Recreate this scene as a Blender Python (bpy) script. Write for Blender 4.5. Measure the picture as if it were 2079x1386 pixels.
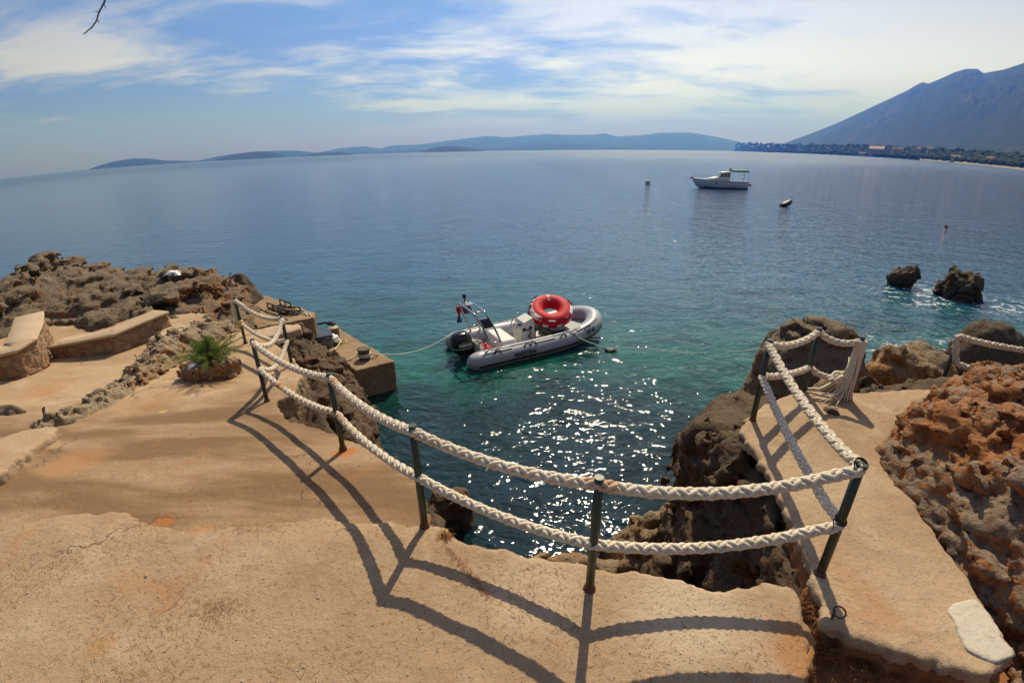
import bpy, math, random
import numpy as np
from mathutils import Matrix, Vector
rng = np.random.default_rng(7); random.seed(7)
SC = bpy.context.scene
for o in list(bpy.data.objects): bpy.data.objects.remove(o)

# ------------------------------------------------------------------ camera (wide phone lens with its barrel distortion)
FPX, KD, PIT, ROLL, PW, PH = 939.8, -.07071, .39581, -.01366, 2079, 1386
EYE = np.array([0., 0., 2.])
cam = bpy.data.cameras.new('camera'); cam_ob = bpy.data.objects.new('camera', cam); SC.collection.objects.link(cam_ob)
cam.type = 'PANO'; cam.lens = 15.5; cam.sensor_width = 36; cam.sensor_height = 24; cam.clip_start = .02; cam.clip_end = 120000
cam.panorama_type = 'FISHEYE_LENS_POLYNOMIAL'; cam.fisheye_fov = math.radians(170)
cam.fisheye_polynomial_k0 = 0
(cam.fisheye_polynomial_k1, cam.fisheye_polynomial_k2, cam.fisheye_polynomial_k3, cam.fisheye_polynomial_k4) = (
    -6.15562613e-02, 2.48213398e-05, 6.61601747e-05, -1.70045085e-06)
_c, _s = math.cos(ROLL), math.sin(ROLL)
_fw = Vector((0, math.cos(PIT), -math.sin(PIT))); _u0 = Vector((0, math.sin(PIT), math.cos(PIT))); _r0 = Vector((1, 0, 0))
_R = _r0 * _c + _u0 * _s; _U = -_r0 * _s + _u0 * _c
_M = Matrix((_R, _U, -_fw)).transposed().to_4x4(); _M.translation = Vector(EYE)
cam_ob.matrix_world = _M
SC.camera = cam_ob

# ------------------------------------------------------------------ light
SUN_EL, SUN_AZ = math.radians(50), math.radians(13)
SKY_K, SUN_K, EXPO = .10, 3.7, .42
SC.view_settings.view_transform = 'Standard'; SC.view_settings.look = 'None'
SC.view_settings.exposure = EXPO; SC.view_settings.gamma = 1; SC.view_settings.use_curve_mapping = False
_sd = Vector((math.cos(SUN_EL) * math.sin(SUN_AZ), math.cos(SUN_EL) * math.cos(SUN_AZ), math.sin(SUN_EL)))
sun = bpy.data.lights.new('sun', 'SUN'); sun.energy = SUN_K; sun.angle = math.radians(.55); sun.color = (1, .92, .83)
sun_ob = bpy.data.objects.new('sun', sun); SC.collection.objects.link(sun_ob)
sun_ob.rotation_euler = _sd.to_track_quat('Z', 'Y').to_euler(); sun_ob.location = (20, 40, 60)

class NT:
    """small node-tree helper"""
    def __init__(s, t): s.t = t
    def n(s, kind, **kw):
        x = s.t.nodes.new('ShaderNode' + kind)
        for k, v in kw.items():
            if k.startswith('i_'):
                key = k[2:]
                key = int(key) if key.isdigit() else key.replace('_', ' ')
                s.put(x.inputs[key], v)
            else: setattr(x, k, v)
        return x
    def put(s, sock, v):
        if isinstance(v, bpy.types.NodeSocket): s.t.links.new(v, sock)
        elif isinstance(v, bpy.types.Node): s.t.links.new(v.outputs[0], sock)
        else:
            try: sock.default_value = v
            except Exception: sock.default_value = (*v, 1)
    def math(s, op, a, b=None, c=None, clamp=False):
        x = s.t.nodes.new('ShaderNodeMath'); x.operation = op; x.use_clamp = clamp
        s.put(x.inputs[0], a)
        if b is not None: s.put(x.inputs[1], b)
        if c is not None: s.put(x.inputs[2], c)
        return x.outputs[0]
    def vmath(s, op, a, b=None, sc=None):
        x = s.t.nodes.new('ShaderNodeVectorMath'); x.operation = op
        s.put(x.inputs[0], a)
        if b is not None: s.put(x.inputs[1], b)
        if sc is not None: s.put(x.inputs['Scale'], sc)
        return x.outputs['Value'] if op in ('LENGTH', 'DISTANCE', 'DOT_PRODUCT') else x.outputs[0]
    def noise(s, vec, scale, detail=4, rough=.55, dist=0, out=0):
        x = s.t.nodes.new('ShaderNodeTexNoise')
        s.put(x.inputs['Vector'], vec); x.inputs['Scale'].default_value = scale; x.inputs['Detail'].default_value = detail
        x.inputs['Roughness'].default_value = rough; x.inputs['Distortion'].default_value = dist
        return x.outputs[out]
    def voro(s, vec, scale, feature='F1', rand=1, out=0):
        x = s.t.nodes.new('ShaderNodeTexVoronoi'); x.feature = feature
        s.put(x.inputs['Vector'], vec); x.inputs['Scale'].default_value = scale; x.inputs['Randomness'].default_value = rand
        return x.outputs[out]
    def ramp(s, f, stops, interp='LINEAR'):
        x = s.t.nodes.new('ShaderNodeValToRGB'); s.put(x.inputs[0], f); x.color_ramp.interpolation = interp
        e = x.color_ramp.elements
        while len(e) < len(stops): e.new(.5)
        for q, (p, c) in zip(e, stops):
            q.position = p; q.color = (c, c, c, 1) if isinstance(c, (int, float)) else (*c, 1)
        return x.outputs[0]
    def mix(s, f, a, b, mode='MIX'):
        x = s.t.nodes.new('ShaderNodeMix'); x.data_type = 'RGBA'; x.blend_type = mode
        s.put(x.inputs[0], f); s.put(x.inputs[6], a); s.put(x.inputs[7], b)
        return x.outputs[2]
    def step(s, v, lo, hi):
        x = s.t.nodes.new('ShaderNodeMapRange'); x.interpolation_type = 'SMOOTHSTEP'
        s.put(x.inputs[0], v); s.put(x.inputs[1], lo); s.put(x.inputs[2], hi)
        return x.outputs[0]
    def scale(s, vec, sc): return s.vmath('MULTIPLY', vec, sc)
    def bump(s, h, strength=1, dist=.01, normal=None):
        x = s.t.nodes.new('ShaderNodeBump'); s.put(x.inputs['Strength'], strength); x.inputs['Distance'].default_value = dist
        s.put(x.inputs['Height'], h)
        if normal is not None: s.put(x.inputs['Normal'], normal)
        return x.outputs[0]

# world: Nishita sky with thin cloud streaks
W = bpy.data.worlds.new('World'); SC.world = W; W.use_nodes = True
wt = NT(W.node_tree); bg = W.node_tree.nodes['Background']
sky = wt.n('TexSky', sky_type='NISHITA', sun_disc=False, sun_elevation=SUN_EL, sun_rotation=SUN_AZ,
           altitude=0, air_density=1.0, dust_density=.6, ozone_density=2.0)
gd = wt.n('TexCoord').outputs['Generated']
sep = wt.n('SeparateXYZ', i_0=gd)
el = wt.math('MAXIMUM', sep.outputs[2], .015)
cu = wt.math('DIVIDE', sep.outputs[0], wt.math('ADD', el, .10)); cv = wt.math('DIVIDE', sep.outputs[1], wt.math('ADD', el, .10))
cp = wt.n('CombineXYZ', i_0=cu, i_1=cv, i_2=0.0).outputs[0]
warp = wt.vmath('ADD', cp, wt.vmath('SCALE', wt.noise(cp, .8, 3, .5, 0, 1), sc=.9))
c1 = wt.noise(wt.scale(warp, (.42, .85, 1)), 1.0, 7, .58)
c2 = wt.noise(wt.scale(warp, (1.5, 2.4, 1)), 1.0, 6, .6)
cl = wt.math('ADD', wt.math('MULTIPLY', c1, .72), wt.math('MULTIPLY', c2, .28))
# more cloud around and to the right of the sun, thinner to the left
side = wt.vmath('DOT_PRODUCT', gd, (.80, .45, .40))
cov = wt.step(wt.math('ADD', cl, wt.math('ADD', wt.math('MULTIPLY', side, .15), wt.math('MULTIPLY', sep.outputs[2], .30))), .515, .69)
fade = wt.step(sep.outputs[2], .02, .16)
cov = wt.math('MULTIPLY', wt.math('MULTIPLY', cov, fade), .85)
tint = wt.ramp(sep.outputs[2], [(0, (.27, .215, 1.15)), (.08, (.285, .285, .92)), (.25, (.38, .45, .68)), (.6, (.64, .72, .84))])
lum = wt.n('RGBToBW', i_0=sky).outputs[0]
ccol = wt.mix(1.0, wt.n('CombineColor', i_0=lum, i_1=lum, i_2=lum).outputs[0], (1.06, 1.08, 1.30, 1), 'MULTIPLY')
wt.put(bg.inputs[0], wt.mix(cov, wt.mix(1.0, sky.outputs[0], tint, 'MULTIPLY'), ccol)); bg.inputs[1].default_value = SKY_K

# ------------------------------------------------------------------ projection helpers: a pixel of the photo and a height give a place
def ray(px, py):
    x = px - PW / 2; y = PH / 2 - py; r = math.hypot(x, y) + 1e-9
    t = r / FPX
    for _ in range(30): t = (r / FPX) / (1 + KD * t * t)
    x, y = x / r * t, y / r * t
    x, y = _c * x - _s * y, _s * x + _c * y
    v = np.array([x, math.cos(PIT) + y * math.sin(PIT), -math.sin(PIT) + y * math.cos(PIT)])
    return v / np.linalg.norm(v)
def at(px, py, z):
    d = ray(px, py); return EYE + d * ((z - EYE[2]) / d[2])
def atr(px, py, r):
    d = ray(px, py); return EYE + d * (r / math.hypot(d[0], d[1]))
def zt(x, y):
    w = np.clip((.6 - np.asarray(x)) / .8, 0, 1)
    return w * np.interp(y, [1.9, 2.5, 3.1, 4.25, 5.6, 7, 9], [0, -.09, -.20, -.40, -.55, -.62, -.65])
def ong(px, py, dz=0):
    z = 0.
    for _ in range(25): p = at(px, py, z + dz); z = .5 * z + .5 * float(zt(p[0], p[1]))
    return at(px, py, z + dz)
SEA = -3.1

# ------------------------------------------------------------------ noise
_G = rng.normal(size=(256, 3)).astype(np.float32); _G /= np.linalg.norm(_G, axis=1)[:, None]
_PM = np.concatenate([rng.permutation(256)] * 3).astype(np.int32)
def perlin(p):
    p = np.asarray(p, np.float32); i = np.floor(p).astype(np.int32); f = p - i; i &= 255
    u = f * f * f * (f * (f * 6 - 15) + 10); out = 0
    for dx in (0, 1):
        wx = u[:, 0] if dx else 1 - u[:, 0]; hx = _PM[i[:, 0] + dx]
        for dy in (0, 1):
            wy = u[:, 1] if dy else 1 - u[:, 1]; hy = _PM[hx + i[:, 1] + dy]
            for dz in (0, 1):
                wz = u[:, 2] if dz else 1 - u[:, 2]
                g = _G[_PM[hy + i[:, 2] + dz]]
                out = out + wx * wy * wz * (g[:, 0] * (f[:, 0] - dx) + g[:, 1] * (f[:, 1] - dy) + g[:, 2] * (f[:, 2] - dz))
    return out
def fbm(p, octs=4, gain=.5, lac=2.03):
    a, s, o = 1., 1., 0
    for k in range(octs): o = o + a * perlin(p * s + 13.7 * k); a *= gain; s *= lac
    return o
def ridged(p, octs=4, gain=.5):
    a, s, o = 1., 1., 0
    for k in range(octs): o = o + a * (1 - 2.2 * np.abs(perlin(p * s + 7.3 * k))); a *= gain; s *= 2.1
    return o / 2
def worley(p):
    i = np.floor(p).astype(np.int32); f = p - i; best = np.full(len(p), 9., np.float32)
    for dx in (-1, 0, 1):
        for dy in (-1, 0, 1):
            for dz in (-1, 0, 1):
                h = _PM[(_PM[(_PM[(i[:, 0] + dx) & 255] + i[:, 1] + dy) & 255] + i[:, 2] + dz) & 255]
                q = np.array([dx, dy, dz]) + .5 + .45 * _G[h] - f
                best = np.minimum(best, (q ** 2).sum(1))
    return np.sqrt(best)
def sd_poly(P, x, y):
    P = np.asarray(P)[:, :2]; d = np.full(x.shape, 1e9); s = np.ones(x.shape)
    n = len(P)
    for k in range(n):
        a, b = P[k], P[k - 1]; ex, ey = b - a; wx, wy = x - a[0], y - a[1]
        t = np.clip((wx * ex + wy * ey) / (ex * ex + ey * ey + 1e-12), 0, 1)
        d = np.minimum(d, (wx - ex * t) ** 2 + (wy - ey * t) ** 2)
        c1, c2, c3 = y >= a[1], y < b[1], ex * wy > ey * wx
        flip = (c1 & c2 & c3) | (~c1 & ~c2 & ~c3); s = np.where(flip, -s, s)
    return s * np.sqrt(d)

# ------------------------------------------------------------------ mesh helpers
def link(o, parent=None):
    SC.collection.objects.link(o)
    if parent is not None: o.parent = parent
    return o
def mesh_np(name, V, F, mat, parent=None, smooth=True, recentre=False):
    V = np.asarray(V, np.float64); F = np.asarray(F)
    me = bpy.data.meshes.new(name); o = bpy.data.objects.new(name, me)
    if recentre:
        org = np.array([(V[:, 0].min() + V[:, 0].max()) / 2, (V[:, 1].min() + V[:, 1].max()) / 2, V[:, 2].min()])
        V = V - org; o.location = org
    k = F.shape[1]
    me.vertices.add(len(V)); me.vertices.foreach_set('co', V.astype(np.float32).ravel())
    me.loops.add(F.size); me.loops.foreach_set('vertex_index', F.astype(np.int32).ravel())
    me.polygons.add(len(F)); me.polygons.foreach_set('loop_start', np.arange(0, F.size, k, dtype=np.int32))
    me.update(calc_edges=True); me.validate()
    me.polygons.foreach_set('use_smooth', np.full(len(F), smooth))
    me.materials.append(mat)
    return link(o, parent)
class MB:
    """collects shapes, then becomes one mesh object"""
    def __init__(s): s.v = []; s.f = []; s.sm = []
    def add(s, V, F, smooth=False):
        b = len(s.v); s.v += [tuple(map(float, p)) for p in V]; s.f += [tuple(int(i) + b for i in f) for f in F]; s.sm += [smooth] * len(F); return s
    def box(s, c, d, R=None, bev=0.0, taper=1.0):
        x, y, z = [k / 2 for k in d]
        if bev <= 0:
            V = [(sx * x * (taper if sz > 0 else 1), sy * y * (taper if sz > 0 else 1), sz * z) for sz in (-1, 1) for sy in (-1, 1) for sx in (-1, 1)]
            F = [(0, 2, 3, 1), (4, 5, 7, 6), (0, 1, 5, 4), (2, 6, 7, 3), (0, 4, 6, 2), (1, 3, 7, 5)]
        else:
            b = min(bev, x * .9, y * .9, z * .9); V = []; F = []
            rings = []
            for (zz, k) in ((-z, b), (-z + b, 0), (z - b, 0), (z, b)):
                tp = 1 + (taper - 1) * (zz + z) / (2 * z)
                ring = []
                for (sx, sy) in ((1, 1), (-1, 1), (-1, -1), (1, -1)):
                    X, Y = x * tp - k, y * tp - k
                    pts = [(sx * X, sy * (Y - b)), (sx * (X - b), sy * Y)]
                    if sx * sy < 0: pts.reverse()
                    ring += [(px, py, zz) for px, py in pts]
                rings.append(list(range(len(V), len(V) + 8))); V += ring
            for a, c2 in zip(rings, rings[1:]):
                for i in range(8): F.append((a[i], a[(i + 1) % 8], c2[(i + 1) % 8], c2[i]))
            F.append(tuple(rings[0][::-1])); F.append(tuple(rings[-1]))
        V = np.array(V)
        if R is not None: V = V @ np.array(R).T
        return s.add(V + np.array(c), F)
    def tube(s, pts, r, n=8, closed=False, cap=True, flat=None):
        P = np.array(pts, float); N = len(P); r = np.broadcast_to(np.asarray(r, float), (N,))
        T = np.gradient(P, axis=0) if not closed else np.roll(P, -1, 0) - np.roll(P, 1, 0)
        T /= np.linalg.norm(T, axis=1)[:, None] + 1e-12
        u = np.cross(T[0], (0, 0, 1.)); u = u if np.linalg.norm(u) > .05 else np.cross(T[0], (1., 0, 0)); u /= np.linalg.norm(u)
        V = []
        for i in range(N):
            u = u - T[i] * (u @ T[i]); u /= np.linalg.norm(u); w = np.cross(T[i], u)
            for k in range(n):
                a = 2 * math.pi * k / n; V.append(P[i] + r[i] * (math.cos(a) * u + math.sin(a) * w * (flat or 1)))
        F = []
        for i in range(N if closed else N - 1):
            j = (i + 1) % N
            for k in range(n): F.append((i * n + k, i * n + (k + 1) % n, j * n + (k + 1) % n, j * n + k))
        s.add(V, F, True)
        if cap and not closed:
            s.f.append(tuple(len(s.v) - N * n + k for k in range(n))[::-1]); s.f.append(tuple(len(s.v) - n + k for k in range(n))); s.sm += [False, False]
        return s
    def lathe(s, prof, c=(0, 0, 0), n=20, R=None):
        V = []; F = []
        for (r, z) in prof:
            for k in range(n): a = 2 * math.pi * k / n; V.append((r * math.cos(a), r * math.sin(a), z))
        for i in range(len(prof) - 1):
            for k in range(n): F.append((i * n + k, i * n + (k + 1) % n, (i + 1) * n + (k + 1) % n, (i + 1) * n + k))
        V = np.array(V)
        if R is not None: V = V @ np.array(R).T
        return s.add(V + np.array(c), F, True)
    def loft(s, rings, cap=True, smooth=True):
        n = len(rings[0]); V = [p for r in rings for p in r]; F = []
        for i in range(len(rings) - 1):
            for k in range(n): F.append((i * n + k, i * n + (k + 1) % n, (i + 1) * n + (k + 1) % n, (i + 1) * n + k))
        s.add(V, F, smooth)
        if cap:
            b = len(s.v) - len(V); s.f.append(tuple(b + k for k in range(n))[::-1]); s.f.append(tuple(len(s.v) - n + k for k in range(n))); s.sm += [False, False]
        return s
    def extrude(s, poly, z0, z1):
        n = len(poly); V = [(p[0], p[1], z0) for p in poly] + [(p[0], p[1], z1) for p in poly]
        F = [tuple(range(n))[::-1], tuple(range(n, 2 * n))] + [(k, (k + 1) % n, n + (k + 1) % n, n + k) for k in range(n)]
        return s.add(V, F)
    def build(s, name, mat, parent=None, recentre=None):
        me = bpy.data.meshes.new(name); o = bpy.data.objects.new(name, me); V = np.array(s.v)
        if recentre is None: recentre = parent is None
        if recentre:
            org = np.array([(V[:, 0].min() + V[:, 0].max()) / 2, (V[:, 1].min() + V[:, 1].max()) / 2, V[:, 2].min()]); V = V - org; o.location = org
        me.from_pydata([tuple(p) for p in V], [], s.f); me.validate()
        if len(me.polygons) == len(s.sm): me.polygons.foreach_set('use_smooth', s.sm)
        import bmesh
        bm = bmesh.new(); bm.from_mesh(me); bmesh.ops.recalc_face_normals(bm, faces=bm.faces); bm.to_mesh(me); bm.free()
        me.materials.append(mat)
        return link(o, parent)
def tag(o, label=None, cat=None, group=None, kind=None):
    if label: o['label'] = label
    if cat: o['category'] = cat
    if group: o['group'] = group
    if kind: o['kind'] = kind
    return o
def thing(name, label, cat, loc, rz=0, group=None):
    o = bpy.data.objects.new(name, None); o.empty_display_size = .1; link(o); o.location = loc; o.rotation_euler = (0, 0, rz)
    return tag(o, label, cat, group)
def smooth_path(P, n=12, closed=False):
    P = np.array(P, float); out = []; N = len(P)
    for i in range(N if closed else N - 1):
        g = (lambda k: P[k % N]) if closed else (lambda k: P[min(max(k, 0), N - 1)])
        a, b, c, d = g(i - 1), g(i), g(i + 1), g(i + 2)
        for t in np.arange(n) / n: out.append(.5 * (2 * b + (c - a) * t + (2 * a - 5 * b + 4 * c - d) * t * t + (3 * b - a - 3 * c + d) * t ** 3))
    if not closed: out.append(P[-1])
    return np.array(out)
def resample(P, step):
    P = np.asarray(P, float); d = np.r_[0, np.cumsum(np.linalg.norm(np.diff(P, axis=0), axis=1))]
    n = max(2, int(d[-1] / step) + 1); t = np.linspace(0, d[-1], n)
    return np.stack([np.interp(t, d, P[:, k]) for k in range(3)], 1)
def ico(sub):
    import bmesh
    bm = bmesh.new(); bmesh.ops.create_icosphere(bm, subdivisions=sub, radius=1)
    V = np.array([v.co for v in bm.verts]); F = np.array([[v.index for v in f.verts] for f in bm.faces]); bm.free(); return V, F

# surface nets: a smooth mesh of the zero level of a sampled distance field
_C8 = np.array([(i, j, k) for i in (0, 1) for j in (0, 1) for k in (0, 1)])
_E12 = [(a, b) for a in range(8) for b in range(a + 1, 8) if np.abs(_C8[a] - _C8[b]).sum() == 1]
def surfnets(D, lo, h):
    neg = D < 0; n = np.array(D.shape)
    cnt = np.zeros(n - 1, np.int8)
    for c in _C8: cnt += neg[c[0]:n[0] - 1 + c[0], c[1]:n[1] - 1 + c[1], c[2]:n[2] - 1 + c[2]]
    I = np.argwhere((cnt > 0) & (cnt < 8)); vals = np.stack([D[I[:, 0] + c[0], I[:, 1] + c[1], I[:, 2] + c[2]] for c in _C8], 1)
    acc = np.zeros((len(I), 3)); m = np.zeros(len(I))
    for a, b in _E12:
        va, vb = vals[:, a], vals[:, b]; x = (va < 0) != (vb < 0)
        t = np.where(x, va / np.where(x, va - vb, 1), 0)[:, None]
        acc += np.where(x[:, None], _C8[a] + t * (_C8[b] - _C8[a]), 0); m += x
    V = lo + (I + acc / m[:, None]) * h
    idx = -np.ones(n - 1, np.int64); idx[I[:, 0], I[:, 1], I[:, 2]] = np.arange(len(I))
    F = []
    for ax in range(3):
        o1, o2 = [(1, 2), (2, 0), (0, 1)][ax]
        sl0 = [slice(1, -1)] * 3; sl0[ax] = slice(0, n[ax] - 1); sl1 = list(sl0); sl1[ax] = slice(1, n[ax])
        a, b = neg[tuple(sl0)], neg[tuple(sl1)]; E = np.argwhere(a != b)
        off = np.ones(3, int); off[ax] = 0; sg = a[E[:, 0], E[:, 1], E[:, 2]]; E = E + off
        def q(d1, d2):
            e = E.copy(); e[:, o1] += d1; e[:, o2] += d2; return idx[e[:, 0], e[:, 1], e[:, 2]]
        Q = np.stack([q(-1, -1), q(0, -1), q(0, 0), q(-1, 0)], 1)
        Q = np.where(sg[:, None], Q, Q[:, ::-1]); F.append(Q)
    return V, np.concatenate(F)
def biggest(V, F):
    """drop crumbs that the noise cut loose from the main body"""
    lab = np.arange(len(V)); E = np.concatenate([F[:, [0, 1]], F[:, [1, 2]], F[:, [2, 3]]])
    while True:
        m = np.minimum(lab[E[:, 0]], lab[E[:, 1]]); old = lab.copy(); np.minimum.at(lab, E[:, 0], m); np.minimum.at(lab, E[:, 1], m); lab = lab[lab]; lab = lab[lab]
        if (lab == old).all(): break
    n = np.bincount(lab, minlength=len(V)); keep = n[lab] == n.max()
    idx = np.cumsum(keep) - 1
    return V[keep], idx[F[keep[F[:, 0]]]]
def vnormals(V, F):
    n = np.cross(V[F[:, 2]] - V[F[:, 0]], V[F[:, 3]] - V[F[:, 1]]); N = np.zeros_like(V)
    for k in range(4): np.add.at(N, F[:, k], n)
    return N / (np.linalg.norm(N, axis=1)[:, None] + 1e-12)
def worley2(p):
    """nearest two cell points and a random number per cell"""
    i = np.floor(p).astype(np.int32); f = (p - i).astype(np.float32); b1 = np.full(len(p), 9., np.float32); b2 = b1.copy(); rid_ = np.zeros(len(p), np.float32)
    for dx in (-1, 0, 1):
        for dy in (-1, 0, 1):
            for dz in (-1, 0, 1):
                h = _PM[(_PM[(_PM[(i[:, 0] + dx) & 255] + i[:, 1] + dy) & 255] + i[:, 2] + dz) & 255]
                q = np.array([dx, dy, dz], np.float32) + .5 + .45 * _G[h] - f; d = (q ** 2).sum(1); m = d < b1
                b2 = np.where(m, b1, np.minimum(b2, d)); rid_ = np.where(m, h / 255., rid_); b1 = np.where(m, d, b1)
    return np.sqrt(b1), np.sqrt(b2), rid_
def rock(name, lo, hi, h, base, mat, amp=.12, f1=1.2, rid=.1, f2=2.2, strat=1.0, pit=.03, pf=6., fine=.012, ff=14., tilt=0., blk=.0, bf=1.0, crack=.0, parent=None):
    """base(x,y,z)->distance; noise roughens it only near its surface"""
    lo, hi = np.array(lo, float), np.array(hi, float); n = np.ceil((hi - lo) / h).astype(int) + 1
    X, Y, Z = np.meshgrid(*[lo[k] + h * np.arange(n[k]) for k in range(3)], indexing='ij')
    D = base(X, Y, Z).astype(np.float64)
    near = np.abs(D) < (amp + rid) * 1.8 + blk + crack + 2 * h
    p = np.stack([X[near], Y[near], Z[near] * strat + tilt * X[near]], 1)
    D[near] += -amp * 1.3 * fbm(p * f1, 3) - rid * (ridged(p * f2, 3) - .25)
    if blk or crack:
        pb = p + .35 / bf * np.stack([fbm(p * bf * 1.3 + 9, 2), fbm(p * bf * 1.3 + 31, 2), fbm(p * bf * 1.3 + 57, 2)], 1)
        f1_, f2_, rn = worley2(pb * bf); e_ = f2_ - f1_; ed = np.clip(e_ / .22, 0, 1)
        f1b, f2b, rnb = worley2(pb * bf * 2.7 + 5.3); edb = np.clip((f2b - f1b) / .25, 0, 1)
        D[near] += blk * (.5 - rn) * ed + crack * (1 - ed) + .4 * blk * (.5 - rnb) * edb + .45 * crack * (1 - edb)
    for sl in ((0,), (-1,)):
        D[sl[0], :, :] = np.maximum(D[sl[0], :, :], .5 * h); D[:, sl[0], :] = np.maximum(D[:, sl[0], :], .5 * h); D[:, :, sl[0]] = np.maximum(D[:, :, sl[0]], .5 * h)
    V, F = biggest(*surfnets(D, lo, h)); N = vnormals(V, F)
    q = V * np.array([1, 1, strat])
    d = fine * (1.1 * fbm(q * ff, 3, .6) + 1.5 * (.32 - np.abs(perlin(q * ff * .55 + 3)) * 1.6) + .8 * (.3 - np.abs(perlin(q * ff * 1.3 + 8)) * 1.6))
    if pit: d = d - pit * np.clip(.55 - worley(q * pf), 0, 1) * 2 * np.clip(.5 + 1.5 * perlin(q * 1.7), 0, 1)
    return mesh_np(name, V + N * d[:, None], F, mat, parent, True, True)
def smin(a, b, k): h = np.clip(.5 + .5 * (b - a) / k, 0, 1); return b + (a - b) * h - k * h * (1 - h)
def slab(P, top, thick, rnd=.02):
    def f(x, y, z):
        s2 = sd_poly(P, x[:, :, 0], y[:, :, 0])[:, :, None]; t = top(x, y) if callable(top) else top
        dz = np.maximum(z - t, (t - thick) - z); a, b = s2 + rnd + 0 * z, dz + rnd
        return np.minimum(np.maximum(a, b), 0) + np.hypot(np.maximum(a, 0), np.maximum(b, 0)) - rnd
    return f
def bbox(P, m, z0, z1):
    P = np.asarray(P)[:, :2]; return (*(P.min(0) - m), z0), (*(P.max(0) + m), z1)

# ------------------------------------------------------------------ materials
def mat(name, base=(.5, .5, .5), rough=.6, metal=0., spec=.5, fn=None):
    m = bpy.data.materials.new(name); m.use_nodes = True; t = NT(m.node_tree); b = m.node_tree.nodes['Principled BSDF']
    b.inputs['Base Color'].default_value = (*base, 1); b.inputs['Roughness'].default_value = rough
    b.inputs['Metallic'].default_value = metal; b.inputs['Specular IOR Level'].default_value = spec
    if fn: fn(t, b)
    return m
def worn(name, base, rough=.5, var=.25, scale=6, dirt=None, dirt_amt=.3, bump=.0, metal=0., spec=.5):
    def fn(t, b):
        oc = t.n('TexCoord').outputs['Object']
        n1 = t.noise(oc, scale, 5, .6); n2 = t.noise(oc, scale * 5, 4, .6)
        c = t.mix(t.math('MULTIPLY', n1, var * 2), (*base, 1), tuple(k * .55 for k in base) + (1,))
        if dirt: c = t.mix(t.math('MULTIPLY', t.step(n2, .5, .75), dirt_amt), c, (*dirt, 1))
        t.put(b.inputs['Base Color'], c)
        t.put(b.inputs['Roughness'], t.math('ADD', t.math('MULTIPLY', n1, .25), rough - .12))
        if bump: t.put(b.inputs['Normal'], t.bump(n2, .6, bump))
    return mat(name, base, rough, metal, spec, fn)

def concrete(name, c0, c1, c2, grain=1., rust=(.36, .14, .04), rust_amt=.5, litter=.5, older=0):
    def fn(t, b):
        p = t.n('NewGeometry').outputs['Position']
        flow = t.scale(p, (.55, 1.3, 1.3))
        big = t.noise(flow, .9, 6, .6, .6); mid = t.noise(p, 3.6, 6, .65, .3); fine = t.noise(p, 32, 4, .65); grit = t.noise(p, 140, 3, .7)
        c = t.mix(t.step(big, .32, .68), (*c0, 1), (*c1, 1))
        c = t.mix(t.math('MULTIPLY', t.step(mid, .48, .75), .75), c, (*c2, 1))
        if older:
            sy = t.n('SeparateXYZ', i_0=p); yy = t.math('ADD', sy.outputs[1], t.math('MULTIPLY', t.math('SUBTRACT', mid, .5), .5))
            old = t.math('MULTIPLY', older, t.step(t.math('ADD', yy, t.math('MULTIPLY', sy.outputs[0], -.25)), 5.6, 4.6))
            strk = t.noise(t.scale(t.vmath('ADD', p, t.vmath('SCALE', t.noise(p, .7, 2, .5, 0, 1), sc=.5)), (.5, 2.2, 1)), 1.1, 5, .55)
            c = t.mix(t.math('MULTIPLY', old, t.math('ADD', .38, t.math('MULTIPLY', t.step(strk, .40, .60), .6))), c, (.175, .10, .048, 1))
        rs = t.step(t.noise(t.vmath('ADD', p, (7.1, 3.3, 0)), 1.35, 6, .65, .5), .57, .72)
        c = t.mix(t.math('MULTIPLY', rs, rust_amt), c, (*rust, 1))
        if older:
            for q, r, col, amt in STAINS:
                k = t.step(t.math('ADD', t.vmath('DISTANCE', p, q), t.math('MULTIPLY', t.math('SUBTRACT', mid, .5), r * 1.3)), r, r * .35)
                c = t.mix(t.math('MULTIPLY', k, amt), c, (*col, 1))
        c = t.mix(t.math('MULTIPLY', t.step(fine, .50, .70), .33 * grain), c, (.20, .13, .08, 1))
        c = t.mix(t.math('MULTIPLY', t.step(grit, .60, .74), .5), c, (.60, .49, .36, 1))
        c = t.mix(t.math('MULTIPLY', t.step(t.noise(p, 80, 3, .6), .61, .69), min(1, .8 * litter)), c, (.10, .06, .035, 1))
        # hairline cracks
        wp = t.vmath('ADD', p, t.vmath('SCALE', t.noise(p, 2.2, 4, .6, 0, 1), sc=.7))
        ck = t.voro(wp, .75, 'DISTANCE_TO_EDGE'); ckm = t.math('MULTIPLY', t.step(ck, .006, .0015), t.step(t.noise(p, 1.1, 2), .52, .62))
        c = t.mix(t.math('MULTIPLY', ckm, .75), c, (.09, .06, .04, 1))
        t.put(b.inputs['Base Color'], c); b.inputs['Roughness'].default_value = .92; b.inputs['Specular IOR Level'].default_value = .2
        h = t.math('ADD', t.math('MULTIPLY', fine, .5), t.math('ADD', t.math('MULTIPLY', grit, .28), t.math('ADD', t.math('MULTIPLY', mid, 1.6), t.math('MULTIPLY', ckm, -.5))))
        t.put(b.inputs['Normal'], t.bump(h, 1., .013 * grain))
    return mat(name, fn=fn)
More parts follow.
